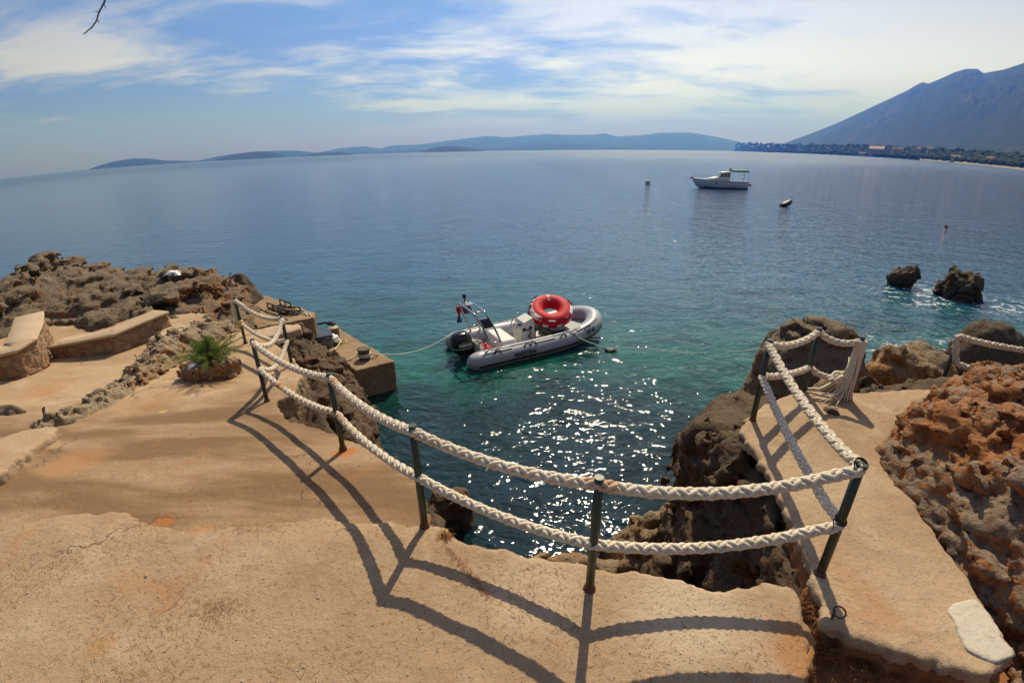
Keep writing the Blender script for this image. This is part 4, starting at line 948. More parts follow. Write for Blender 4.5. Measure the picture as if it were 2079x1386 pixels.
lo_ = {'A': .44, 'B': .5, 'C': midf((527, 748), 'C'), 'D': midf((683, 838), 'D'), 'E': midf((852, 968), 'E'), 'F': midf((1205, 1104), 'F'), 'G': midf((1706, 1064), 'G'), 'H': midf((1546, 765), 'H'), 'J': midf((1650, 748), 'J')}
L_ = lambda k: on(k, lo_[k])
end = at(1702, 766, .22)
lo_pts = chain([span(L_('A'), L_('B'), .10, 8), span(L_('B'), L_('C'), .15, 8), span(L_('C'), L_('D'), .08, 9), span(L_('D'), L_('E'), .06, 9), span(L_('E'), L_('F'), .05, 9), span(L_('F'), L_('G'), .075, 11),
                span(L_('G'), L_('H'), .05, 11), span(L_('H'), L_('J'), .02, 6), span(L_('J'), end, .03, 6)])
rope('rope', lo_pts, RR * .94, 'lower thick white braided rope of the rail, passing the posts at half height', seed=2)
# the upper rope's frayed tail hangs down the last post and spreads on the concrete
bI, hI = POST['I']; V = []; F = []; rg = np.random.default_rng(5); m = MB()
for k in range(54):
    a = rg.uniform(0, 6.28); r0 = .034 * math.sqrt(rg.random()); ex = rg.uniform(.02, .075); a2 = a + rg.normal(0, .4)
    lean = np.array([-.03, -.01, 0])
    p = [bI + (r0 * math.cos(a), r0 * math.sin(a), hI * 1.0 - .02), bI + (r0 * 1.15 * math.cos(a + .5), r0 * 1.15 * math.sin(a + .5), hI * .72), bI + lean * .6 + (r0 * 1.5 * math.cos(a + .9), r0 * 1.5 * math.sin(a + .9), hI * .40),
         bI + lean + ((r0 * 1.5 + ex * .35) * math.cos(a2 + 1), (r0 * 1.5 + ex * .35) * math.sin(a2 + 1), hI * .14), bI + lean * 1.2 + ((r0 * 1.3 + ex * .8) * math.cos(a2 + 1), (r0 * 1.3 + ex * .8) * math.sin(a2 + 1), .012 + .01 * rg.random())]
    m.tube(smooth_path(p, 6), np.linspace(.0115, .0045, 25), 5)
for k in range(16):
    q0 = bI + np.array([-.03, -.02, .1 + .05 * rg.random()]); d = np.array([-1, -.25, 0]) + rg.normal(0, .25, 3); L = rg.uniform(.10, .30)
    m.tube(smooth_path([q0, q0 + d * L * .4 + (0, 0, -.05), q0 * (1, 1, 0) + d * (1, 1, 0) * L + (0, 0, .055 + .01 * rg.random())], 6), np.linspace(.009, .003, 13), 5)
tag(m.build('frayed_rope_end', M['rope']), 'frayed unravelled white rope end hanging down the last post at the path end', 'rope')
m = MB(); kq = end
for k in range(5):
    a = k * 1.3; pts = [kq + .045 * np.array([math.cos(t + a) * (1 + .2 * k % 2), math.sin(t + a) * .8, math.sin(t * 1.5 + a) * .7]) for t in np.linspace(0, 5, 16)]; m.tube(pts, .016, 6)
q0 = kq.copy(); m.tube(smooth_path([q0, at(1690, 778, .14), at(1665, 790, .08), at(1652, 789, .07), at(1640, 790, .06)], 8), np.linspace(.024, .014, 33), 7)
m.tube(smooth_path([q0, q0 + (.03, -.02, .06), q0 + (.05, -.01, .12), at(1724, 725, .35)], 8), np.linspace(.010, .003, 25), 5)
m.tube(smooth_path([q0, q0 + (.06, .0, -.01), bI + (-.03, -.02, .2)], 8), np.linspace(.024, .02, 17), 7)
tag(m.build('rope_knot', M['rope']), 'loose knot tying the lower rope to the frayed rope end', 'rope')
m = MB()
for k in range(4):
    b = on('A', .44) + np.array([-.01, -.01, .02 * k - .03]); m.tube([b + .045 * np.array([math.cos(t), math.sin(t), .1 * math.sin(t * 2 + k)]) for t in np.linspace(0, 6.283, 18)[:-1]], .013, 6, closed=True)
tag(m.build('rope_lashing', M['yellow_rope']), 'yellowish lashing of thin rope round the farthest left post', 'rope')
# wire ties on the corner post
for f in (.985, lo_['G']):
    m = MB(); b, h = POST['G']
    for k in range(2): m.tube([b + np.array([.026 * math.cos(t), .026 * math.sin(t), h * f + .02 + .007 * k + .01 * math.sin(t)]) for t in np.linspace(0, 6.283, 20)[:-1]], .0035, 5, closed=True)
    m.tube(smooth_path([b + (-.026, 0, h * f + .03), b + (-.06, -.02, h * f + .055), b + (-.05, -.03, h * f + .01)], 6), .003, 5)
    tag(m.build('wire_tie', M['iron']), 'dark wire tie holding the %s rope to the corner post on the path' % ('upper' if f > .9 else 'lower'), 'tie')
# right loop
bK, hK = POST['K']; rK = math.hypot(bK[0], bK[1])
k1 = [atr(2150, 722, rK + 1.0), atr(2079, 711, rK + .75), atr(2020, 701, rK + .5), atr(1975, 691, rK + .2), atr(1950, 684, rK), atr(1941, 690, rK - .01), atr(1940, 715, rK - .02), atr(1942, 735, rK), atr(1955, 743, rK + .05), atr(1985, 750, rK + .2), atr(2030, 757, rK + .5), atr(2110, 765, rK + .9)]
rope('rope', k1, .034, 'white rope looping round the post behind the right rock mass', seed=4)
# iron ring set in the path
c = at(1704, 1243, .075); m = MB(); m.tube([c + np.array([.030 * math.cos(t), .022 * math.sin(t), .004 + .012 * math.sin(t)]) for t in np.linspace(0, 6.283, 25)[:-1]], .0042, 7, closed=True)
m.tube([c + (-.028, 0, -.04), c + (-.028, 0, .014), c + (-.022, .004, .014), c + (-.018, .004, -.04)], .004, 6)
tag(m.build('iron_ring', M['iron']), 'small rusty iron ring set in the concrete path beside the corner post', 'ring')

# ================================================================== things on the quays
def bollard(px, z, label):
    c = at(*px, z); m = MB(); m.lathe([(.125, -.05), (.125, .20), (.135, .235), (.15, .25), (.15, .27), (.138, .275), (.0005, .272)], c, 24)
    o = m.build('bollard', M['bollard']); return tag(o, label, 'bollard', 'bollards on the lower quay'), c
M['bollard'] = worn('bollard concrete and rust', (.10, .075, .055), .8, .3, 10, (.26, .16, .08), .5, .01)
_, bol2 = bollard((741, 729), -2.4, 'bollard on the lower quay holding the boat line')
_, bol1 = bollard((680, 686), -2.4, 'bollard at the back of the lower quay, behind the yellow rope')
m = MB(); m.lathe([(.0005, 0), (.137, 0), (.137, .012), (.0005, .014)], (0, 0, 0), 24); o = m.build('lid', M['pale'], bpy.data.objects['bollard.001'], False); o.location = (0, 0, .328)
b_ = bol2; m = MB()
for k in range(3): m.tube([b_ + np.array([.142 * math.cos(t), .142 * math.sin(t), .10 + .026 * k]) for t in np.linspace(0, 6.283, 25)[:-1]], .014, 6, closed=True)
m.tube(smooth_path([b_ + (.10, .10, .12), b_ + (.2, .06, .11), b_ + (.26, .14, .04), b_ + (.2, .2, .012)], 6), .013, 6)
m.tube(smooth_path([b_ + (-.14, 0, .1), b_ + (-.3, -.06, .03), b_ + (-.48, -.12, .015)], 6), .013, 6)
tag(m.build('rope_turns', M['line']), 'turns of rope wound round the bollard nearest the boat', 'rope')
# yellow rope lying on the slab
yr = [at(*q, -2.4 + .02) for q in ((666, 717), (678, 711), (686, 702), (693, 692), (700, 690), (703, 693), (694, 696), (686, 692), (676, 690), (668, 692))]
m = MB(); m.tube(resample(smooth_path(yr, 10), .03), .017, 7); tag(m.build('yellow_rope', M['yellow_rope']), 'yellow rope lying in a loop on the lower quay', 'rope')
c = at(660, 700, -2.4)
t = thing('grey_crate', 'grey plastic crate with black handles at the back of the lower quay', 'crate', c, .5)
m = MB().box((0, 0, .14), (.36, .50, .28), bev=.03, taper=1.06); m.build('body', M['grey_bag'], t)
m = MB().box((0, 0, .30), (.40, .54, .05), bev=.015); m.build('lid', M['navy'], t)
for sx in (-1, 1):
    m = MB(); m.tube(smooth_path([(-.1, sx * .27, .2), (-.1, sx * .31, .27), (.1, sx * .31, .27), (.1, sx * .27, .2)], 6), .014, 6); m.build('handle', M['rubber'], t)
m = MB().box((.184, .02, .15), (.012, .16, .05)); m.build('sticker', M['white_cloth'], t)
def crumple(name, c, r, sq, mt, label, cat, seed, amp=.5):
    V, Fc = ico(4); n = fbm(V * 1.6 + seed * 9.1, 4)[:, None]; V = V * (1 + amp * n) * np.array(sq) * r; V[:, 2] = np.maximum(V[:, 2], -r * sq[2] * .5)
    o = mesh_np(name, V + c + (0, 0, r * sq[2] * .5), Fc, mt, None, True, True); return tag(o, label, cat)
crumple('white_bag', at(674, 694, -2.4), .17, (1.2, .9, .8), M['white_cloth'], 'crumpled whitish bag between the grey crate and the yellow rope', 'bag', 3)
crumple('dark_bag', at(676, 700, -2.4), .13, (1.1, .8, .7), M['rubber'], 'small dark bag leaning on the crumpled whitish bag', 'bag', 8)
m = MB(); c = at(652, 684, -2.4); m.tube(smooth_path([c + (-.15, 0, .02), c + (-.12, 0, .30), c + (.06, .05, .36), c + (.26, .1, .34), c + (.36, .12, .22)], 8), .03, 8); m.box(c + np.array([.28, .1, .34]), (.22, .14, .10), bev=.03)
tag(m.build('black_pipe', M['rubber']), 'black bent pipe fitting standing behind the grey crate', 'pipe')
# iron frames on the upper quay
def rack(px0, px1, z, w, label, h=.10):
    a, b = at(*px0, z), at(*px1, z); d = b - a; L = np.linalg.norm(d); t = thing('iron_trestle', label, 'iron frame', a, math.atan2(d[1], d[0]))
    m = MB()
    for yy in (0, w): m.tube([(0, yy, .03), (L, yy, .03)], .020, 6); m.tube([(0, yy, .03 + h), (L * .8, yy, .03 + h)], .018, 6)
    m.build('rail', M['iron'], t)
    m = MB()
    for xx in np.linspace(0, L, 5): m.tube([(xx, 0, .03), (xx, w, .03)], .018, 6)
    for xx in (0, L * .4, L * .8):
        for yy in (0, w): m.tube([(xx, yy, 0), (xx, yy, .03 + h)], .018, 6)
    m.build('crossbar', M['iron'], t)
rack((545, 628), (572, 637), -1.6, .34, 'black iron frame lying on the upper quay near the ridge', .14)
rack((572, 638), (602, 641), -1.6, .26, 'rusty iron frame lying at the outer edge of the upper quay', .09)
crumple('rusty_heap', at(583, 637, -1.6), .14, (1.4, 1, .6), M['rust'], 'small heap of rusty iron between the two frames', 'scrap', 11)
m = MB(); m.tube(resample(smooth_path([at(505, 617, -1.6) + (0, 0, .02), at(525, 627, -1.6) + (0, 0, .03), at(545, 637, -1.6) + (0, 0, .02), at(575, 645, -1.6) + (0, 0, .02), at(584, 650, -1.6) + (0, 0, .01), at(588, 656, -1.66)], 8), .05), .012, 6)
tag(m.build('black_hose', M['rubber']), 'thin black hose trailing across the upper quay', 'hose')
e_ = at(622, 640, -1.6)
for k, (dx, L) in enumerate(((0, .95), (.10, .8))):
    e = e_ + np.array([dx, dx * -.2, 0]); dn = np.array([.10, -.16, 0]); m = MB(); m.tube(smooth_path([e + (-.16, .12, .03), e + (0, 0, .035), e + dn * .6 + (0, 0, .0), e + dn + (0, 0, -.2), e + dn + (.01, 0, -L * .6), e + dn + (-.01, 0, -L)], 8), .014, 6)
    tag(m.build('hanging_rope', M['line']), ['longer', 'shorter'][k] + ' of the two pale ropes hanging over the edge of the upper quay', 'rope')
# white towel on the ridge
c = atr(352, 556, 11.6)
u = np.linspace(-1, 1, 26); X, Y = np.meshgrid(u, u, indexing='ij'); q = np.stack([X.ravel() * 1.6, Y.ravel() * 1.6, 0 * X.ravel()], 1); Z = .07 * fbm(q, 3).reshape(X.shape) + .10 * (1 - X ** 2) * (1 - Y ** 2)
Vt = np.stack([X * .20, Y * .11, Z * .7], 2).reshape(-1, 3); I = np.arange(26 * 26).reshape(26, 26); Ft = np.stack([I[:-1, :-1], I[1:, :-1], I[1:, 1:], I[:-1, 1:]], 2).reshape(-1, 4)
o = mesh_np('white_towel', Vt + c, Ft, M['white_cloth'], None, True, True); so = o.modifiers.new('thickness', 'SOLIDIFY'); so.thickness = .02
tag(o, 'white towel left on top of the rock ridge', 'towel')

# ================================================================== inflatable boat
BA = at(948, 757, SEA); BB = at(1225, 692, SEA); bd = BB - BA; HEAD = math.atan2(bd[1], bd[0])
bx, by = np.array([math.cos(HEAD), math.sin(HEAD), 0]), np.array([-math.sin(HEAD), math.cos(HEAD), 0])
BK_ = 1.06
BO = BA + bx * 2.22 + by * .93 + np.array([0, 0, -.13]) + bx * .10
boat = thing('inflatable_boat', 'grey inflatable motor boat moored with a red ring tube lying in it', 'boat', BO, HEAD); boat.scale = (BK_, BK_, BK_)
TC = smooth_path([(-2.12, -.74, .27), (-1.6, -.74, .28), (-.8, -.745, .29), (0, -.745, .30), (.7, -.73, .33), (1.25, -.66, .39), (1.65, -.50, .47), (1.88, -.26, .53), (1.95, 0, .55),
                  (1.88, .26, .53), (1.65, .50, .47), (1.25, .66, .39), (.7, .73, .33), (0, .745, .30), (-.8, .745, .29), (-1.6, .74, .28), (-2.12, .74, .27)], 8)
TC = resample(TC, .05); sl = np.r_[0, np.cumsum(np.linalg.norm(np.diff(TC, axis=0), axis=1))]; Lt = sl[-1]; TR = .235
dE = np.minimum(sl, Lt - sl); trad = TR * np.clip(np.sqrt(np.clip(1 - ((.34 - np.clip(dE, 0, .34)) / .345) ** 2, .02, 1)), .12, 1)
m = MB(); m.tube(TC, trad, 22); m.build('tube', M['tube_grey'], boat)
# frame along the tube: outward and up
Tt = np.gradient(TC, axis=0); Tt /= np.linalg.norm(Tt, axis=1)[:, None]; Oo = np.cross(Tt, (0, 0, 1.)); Oo /= np.linalg.norm(Oo, axis=1)[:, None]; Uu = np.cross(Oo, Tt)
def on_tube(s, a, lift=0.):
    """point at arc length s along the tube and angle a from outward towards up"""
    g = lambda A: np.array([np.interp(s, sl, A[:, k]) for k in range(3)]); r = np.interp(s, sl, trad) + lift
    return g(TC) + (math.cos(a) * g(Oo) + math.sin(a) * g(Uu)) * r
def band(a0, a1, s0, s1, lift, name, mt, n=5):
    ss = np.arange(s0, s1, .04); aa = np.linspace(a0, a1, n); rings = []
    for s in ss: rings.append([on_tube(s, a, lift) for a in aa] + [on_tube(s, a, -.01) for a in aa[::-1]])
    m = MB(); m.loft(rings); return m.build(name, mt, boat)
band(-.30, -.10, .22, Lt - .22, .016, 'rubbing_strake', M['rubber'])
band(.95, 1.75, .45, 1.15, .006, 'tube_patch', M['tube_pale']); band(.95, 1.75, 1.75, 2.35, .006, 'tube_patch', M['tube_pale']); band(1.0, 1.6, 3.05, 3.9, .006, 'tube_patch', M['tube_grey'])
band(.95, 1.75, Lt - 1.2, Lt - .5, .006, 'tube_patch', M['tube_pale']); band(.95, 1.75, Lt - 2.5, Lt - 1.8, .006, 'tube_patch', M['tube_pale'])
for s in (.75, 1.55, 1.72, 2.6, 3.4, Lt - .8, Lt - .98, Lt - 1.7, Lt - 2.6):
    a = 1.0; m = MB(); p0, p1 = on_tube(s - .08, a, .004), on_tube(s + .08, a, .004); mid = on_tube(s, a, .05); m.tube(smooth_path([p0, (p0 * 2 + mid) / 3 + (0, 0, .02), mid, (p1 * 2 + mid) / 3 + (0, 0, .02), p1], 5), .013, 6); m.box(p0, (.05, .05, .02)); m.box(p1, (.05, .05, .02)); m.build('grab_handle', M['rubber'], boat)
# hull, deck, transom
def hull_ring(x, w, zk, zt_): return [(x, -w, zt_), (x, -w * .92, zt_ - .08), (x, -w * .5, zk + .08), (x, 0, zk), (x, w * .5, zk + .08), (x, w * .92, zt_ - .08), (x, w, zt_)]
m = MB(); m.loft([hull_ring(-1.66, .66, -.22, .16), hull_ring(-.5, .66, -.24, .18), hull_ring(.8, .60, -.18, .24), hull_ring(1.4, .40, .02, .34), hull_ring(1.85, .10, .30, .48)]); m.build('hull', M['white_grp'], boat)
m = MB(); m.extrude([(-1.62, -.56), (.7, -.56), (1.3, -.44), (1.62, -.22), (1.70, 0), (1.62, .22), (1.3, .44), (.7, .56), (-1.62, .56)], .175, .20); m.build('deck', M['deck'], boat)
m = MB(); m.box((-1.62, 0, .30), (.07, 1.02, .44), bev=.02); m.build('transom', M['white_grp'], boat)
m = MB(); m.box((-.86, 0, .33), (.42, .95, .28), bev=.04); m.box((-.86, 0, .495), (.40, .92, .06), bev=.025); m.build('bench', M['white_grp'], boat)
m = MB(); m.box((1.2, 0, .30), (.7, .70, .22), bev=.04); m.build('bow_locker', M['deck'], boat)
m = MB(); m.box((.75, 0, .33), (.55, .80, .28), bev=.04); m.build('front_seat', M['rubber'], boat)
# console with wheel
cs = MB(); cs.loft([[(-.40, -.22, .2), (.02, -.22, .2), (.02, .22, .2), (-.40, .22, .2)], [(-.38, -.22, .60), (.01, -.22, .68), (.01, .22, .68), (-.38, .22, .60)], [(-.30, -.21, .80), (-.04, -.21, .90), (-.04, .21, .90), (-.30, .21, .80)]], smooth=False)
con = cs.build('console', M['white_grp'], boat)
m = MB(); m.box((.035, -.03, .46), (.06, .36, .40), bev=.02); m.build('console_cushion', M['rubber'], con)
R_ = Matrix.Rotation(math.radians(-62), 3, 'Y')
m = MB(); wc = np.array([-.45, .02, .74]); Rn = np.array(R_)
m.tube([wc + Rn @ (.17 * np.array([math.cos(t), math.sin(t), 0])) for t in np.linspace(0, 6.283, 29)[:-1]], .014, 7, closed=True)
for k in range(3): t_ = k * 2.094 + .5; m.tube([wc + Rn @ np.array([0, 0, -.03]), wc + Rn @ (.165 * np.array([math.cos(t_), math.sin(t_), 0]))], .012, 6)
m.tube([wc + Rn @ np.array([0, 0, -.14]), wc + Rn @ np.array([0, 0, .0])], .03, 8); m.build('steering_wheel', M['steel'], con)
for yy, zz in ((-.12, .74), (-.23, .64)):
    m = MB(); m.lathe([(.0005, .012), (.045, .010), (.05, 0)], (0, 0, 0), 16, np.array(Matrix.Rotation(math.radians(90), 3, 'X')) if yy < -.2 else Rn); o = m.build('gauge', M['black'], con, False); o.location = (-.12, yy, zz) if yy < -.2 else (-.37, yy, zz)
m = MB(); m.tube(smooth_path([(-.3, -.23, .6), (-.16, -.25, .58), (-.12, -.25, .48), (-.2, -.24, .42), (-.08, -.24, .36)], 6), .014, 6); m.box((-.30, -.235, .62), (.10, .04, .08), bev=.01); m.build('throttle', M['rubber'], con)
# outboard motor
mot = MB(); mx = -1.88
def rr(x0, x1, y, z, e=.35, n=14):
    out = []
    for k in range(n):
        a = 2 * math.pi * k / n; cx, sy = math.cos(a), math.sin(a); q = (abs(cx) ** 3 + abs(sy) ** 3) ** (-1 / 3)
        out.append(((x0 + x1) / 2 + (x1 - x0) / 2 * cx * q, y * sy * q, z))
    return out
mot.loft([rr(mx - .24, mx + .16, .16, .36), rr(mx - .30, mx + .20, .19, .40), rr(mx - .34, mx + .20, .205, .55), rr(mx - .36, mx + .19, .20, .70), rr(mx - .33, mx + .16, .18, .82), rr(mx - .24, mx + .08, .12, .88), rr(mx - .14, mx - .02, .05, .895)])
cowl = mot.build('outboard_motor', M['black'], boat); cowl.location.z = -.10
m = MB(); m.loft([rr(mx - .14, mx + .08, .09, .36), rr(mx - .12, mx + .06, .075, .05), rr(mx - .12, mx + .04, .05, -.35)]); m.box((mx - .02, 0, -.08), (.34, .24, .02), bev=.006); m.build('motor_leg', M['rubber'], cowl)
m = MB(); m.box((mx + .16, 0, .40), (.16, .24, .26), bev=.03); m.build('bracket', M['iron'], cowl)
band_ = MB(); band_.loft([rr(mx - .348, mx + .208, .212, .515), rr(mx - .350, mx + .208, .212, .530)], cap=False); band_.build('cowl_stripe', M['silver_letter'], cowl)
def text_mesh(s):
    cu_ = bpy.data.curves.new('t', 'FONT'); cu_.body = s; cu_.size = 1; cu_.extrude = .012; cu_.offset = .03; cu_.shear = .2; cu_.align_x = 'CENTER'; cu_.align_y = 'CENTER'; ob = bpy.data.objects.new('t', cu_); link(ob); bpy.context.view_layer.update()
    me = ob.evaluated_get(bpy.context.evaluated_depsgraph_get()).to_mesh(); V = np.array([v.co[:] for v in me.vertices]); Fl = [tuple(p.vertices) for p in me.polygons]
    bpy.data.objects.remove(ob); return V, Fl
V, Fl = text_mesh('YAMAHA'); V2 = np.array([(mx - .06 + x * .085, -.213 + .0 * x - z * .15, .615 + y * .11) for x, y, z in V]); m = MB(); m.add(V2, Fl); m.build('lettering', M['silver_letter'], cowl)
V, Fl = text_mesh('MAESTRAL'); V2 = []
V2 = [on_tube(1.45 + x * .13, .22 + y * .62, .014 + z * .1) for x, y, z in V]; m = MB(); m.add(V2, Fl); m.build('lettering', M['lettering'], boat)
V, Fl = text_mesh('ZD 08'); V2 = [on_tube(3.42 + x * .11, .42 + y * .60, .014 + z * .1) for x, y, z in V]; m = MB(); m.add(V2, Fl); m.build('registration_number', M['lettering'], boat)
# stern arch of two bent pipes joined by panels
arch = MB()
def hoop(x0, lean, w, hgt): return smooth_path([(x0, -w, .42), (x0 - lean * .45, -w * .98, .42 + hgt * .5), (x0 - lean * .9, -w * .80, .42 + hgt * .93), (x0 - lean, -w * .5, .42 + hgt), (x0 - lean, w * .5, .42 + hgt), (x0 - lean * .9, w * .80, .42 + hgt * .93), (x0 - lean * .45, w * .98, .42 + hgt * .5), (x0, w, .42)], 8)
h1, h2 = hoop(-1.12, .40, .66, .98), hoop(-1.40, .38, .66, .96)
arch.tube(h1, .024, 8); arch.tube(h2, .024, 8)
for k in (4, 14, 22, 34, 42, 52):
    arch.tube([h1[k], h2[k]], .018, 6)
ar = arch.build('stern_arch', M['steel'], boat)
for k0, k1, mt in ((10, 14, 'navy'), (42, 46, 'navy')):
    m = MB(); V = []
    for k in range(k0, k1 + 1): V += [h1[k], h2[k]]
    m.add(V, [(2 * i, 2 * i + 1, 2 * i + 3, 2 * i + 2) for i in range(k1 - k0)]); o = m.build('arch_panel', M['navy'], ar); so = o.modifiers.new('t', 'SOLIDIFY'); so.thickness = .012
m = MB(); V = []
for k in range(10, 15): V += [h1[k], h2[k]]
m.box((-1.65, .18, 1.415), (.22, .20, .02), bev=.006); m.build('arch_top_plate', M['steel'], ar)
m = MB(); p = np.array([-1.65, .42, 1.40]); m.tube([p, p + (0, 0, .10)], .018, 7); m.lathe([(.0005, .0), (.045, .01), (.05, .05), (.045, .10), (.0005, .115)], p + (0, 0, .10), 12); m.build('navigation_light', M['black'], ar)
# ensign hanging from the far leg of the arch
fl = MB(); p = np.array([-1.72, .62, 1.25]); rings = []
for i in range(9):
    z = -i * .055; w = .05 + .02 * math.sin(i * 1.1); rings.append([p + (-.02 - w, .01 * math.sin(i), z), p + (-.02, .03 + .012 * math.cos(i * 1.7), z), p + (w - .02, .012 * math.sin(i * 1.3), z), p + (-.02, -.02, z)])
fl.loft(rings[:6]); flag = fl.build('ensign', M['flag_red'], boat)
m = MB(); m.loft(rings[5:]); m.build('blue_stripe', M['flag_blue'], flag)
# gear at the stern: fuel can, hoses
m = MB(); m.box((-1.40, -.2, .30), (.24, .36, .22), bev=.05); m.tube([(-1.40, -.2, .40), (-1.40, -.2, .46)], .04, 8); m.build('fuel_tank', M['flag_red'], boat)
for k in range(5):
    a = .35 * k; m = MB(); m.tube(smooth_path([(-1.66, -.35 + .12 * k, .50), (-1.55, -.38 + .12 * k, .60 - .03 * k), (-1.44, -.30 + .1 * k, .45), (-1.36, -.4 + .16 * k, .30)], 6), .014, 6); m.build('hose', M['white_cloth'] if k % 2 else M['rubber'], boat)
m = MB(); m.tube([(.1, -.50, .215), (.35, -.46, .225), (.2, -.40, .23), (.45, -.36, .235)], .03, 6); m.build('mooring_coil', M['white_cloth'], boat)
m = MB(); m.tube([on_tube(s, 1.35, .012) for s in np.arange(.6, 3.3, .08)], .012, 6); m.build('lifeline', M['line'], boat)
m = MB(); m.tube([on_tube(s, 1.35, .012) for s in np.arange(Lt - 3.3, Lt - .6, .08)], .012, 6); m.build('lifeline', M['line'], boat)

# red ring tube lying in the boat
rc = BO + bx * .68 + by * .02 + np.array([0, 0, .95])
ring = thing('towable_ring', 'big red and white ring tube lying across the grey inflatable boat', 'ring tube', rc)
tz = Vector((.04, -.40, 1)).normalized(); ring.rotation_euler = tz.to_track_quat('Z', 'Y').to_euler()
MJ, MN = .42, .22
def tor(a, b, k=1.0, flat=.88): return np.array([(MJ + MN * k * math.cos(b)) * math.cos(a), (MJ + MN * k * math.cos(b)) * math.sin(a), MN * k * flat * math.sin(b)])
def torband(b0, b1, a0, a1, k, name, mt, na=64, nb=8, par=ring):
    A = np.linspace(a0, a1, na); B = np.linspace(b0, b1, nb); V = np.array([tor(a, b, k) for a in A for b in B]); I = np.arange(na * nb).reshape(na, nb); Fq = np.stack([I[:-1, :-1], I[1:, :-1], I[1:, 1:], I[:-1, 1:]], 2).reshape(-1, 4)
    o = mesh_np(name, V, Fq, mt, par); 
    if k > 1: so = o.modifiers.new('t', 'SOLIDIFY'); so.thickness = .006
    return o
A = np.linspace(0, 2 * np.pi, 73)[:-1]; B = np.linspace(0, 2 * np.pi, 29)[:-1]
V = np.array([tor(a, b, 1 + .012 * math.sin(a * 24) * max(0, math.cos(b))) for a in A for b in B]); I = np.arange(72 * 28).reshape(72, 28)
Fq = np.stack([I, np.roll(I, -1, 0), np.roll(np.roll(I, -1, 0), -1, 1), np.roll(I, -1, 1)], 2).reshape(-1, 4)
body = mesh_np('body', V, Fq, M['red'], ring)
def camo(t, b):
    p = t.n('TexCoord').outputs['Object']; n = t.noise(p, 6.5, 3, .6, 1.2)
    t.put(b.inputs['Base Color'], t.mix(t.step(n, .50, .54), (.66, .65, .62, 1), t.mix(t.step(t.noise(p, 9, 2), .5, .55), (.02, .02, .025, 1), (.55, .03, .04, 1)))); b.inputs['Roughness'].default_value = .5
M['ring_print'] = mat('white and black print', fn=camo)
torband(.35, 1.02, 1.1, 4.1, 1.012, 'printed_panel', M['ring_print'])
torband(.42, 1.0, 5.75, 6.35, 1.014, 'printed_panel', M['white_cloth'], 16)
for a in (4.32, 4.95, 5.6):
    torband(-.45, .12, a - .12, a + .12, 1.02, 'white_patch', M['white_cloth'], 8)
torband(1.30, 2.3, 1.50, 1.72, 1.012, 'white_emblem', M['white_cloth'], 8)
for a in (2.2, 3.0, 3.75, 4.6, 5.35, .3):
    m = MB(); m.tube(smooth_path([tor(a - .13, .75, 1.02), tor(a - .10, .75, 1.18), tor(a + .10, .75, 1.18), tor(a + .13, .75, 1.02)], 6), .020, 6); m.build('strap_handle', M['white_cloth'] if a in (3.75, 4.6) else M['rubber'], ring)
V, Fl = text_mesh('08'); V2 = [tor(1.6 - x * .28, 1.75 - y * .55, 1.024 + z * .02) for x, y, z in V]; m = MB(); m.add(V2, Fl); m.build('emblem_print', M['red'], ring)
m = MB(); m.tube(smooth_path([tor(3.2, .3, 1.05), tor(3.4, -.4, 1.05), tor(3.5, -.8, 1.1)], 6), .03, 6); m.build('valve_strap', M['navy'], ring)

# mooring lines
def line(pts, r, label, mt='line'):
    m = MB(); m.tube(resample(smooth_path(pts, 10), .06), r, 6); return tag(m.build('mooring_line', M[mt]), label, 'rope')
def bl(x, y, z): return BO + (bx * x + by * y + np.array([0, 0, z])) * BK_
a = bol2 + (.14, .05, .12); b = bl(-2.02, .74, .46); line([a + (b - a) * t - np.array([0, 0, 4 * .22 * t * (1 - t)]) for t in np.linspace(0, 1, 9)], .011, 'thin pale mooring line from the quay bollard to the boat stern')
sA = on_tube(2.95, 1.2, .01); sB = on_tube(3.0, .2, .012)
bw = lambda p: bl(*p)
e = at(1228, 707, SEA) + (0, 0, .02)
line([bl(.8, -.35, .55), bw(on_tube(2.85, 1.45, .015)), bw(on_tube(2.95, .9, .015)), bw(on_tube(3.0, .3, .02)), (bw(on_tube(3.0, .0, .05)) + e) / 2 + (0, 0, .02), e], .013, 'pale line running from the boat side down into the water')
line([e, e * .7 + at(1540, 712, SEA + .4) * .3 + (0, 0, -.0), at(1400, 716, SEA + .03), at(1500, 713, SEA + .15), at(1562, 705, -1.2)], .008, 'very thin bow line stretching over the water to the layered boulder')
c = at(1240, 712, SEA); crumple('weedy_knot', c, .10, (1.6, .9, .5), M['rubber'], 'small dark weedy knot on the line floating off the boat', 'knot', 14)

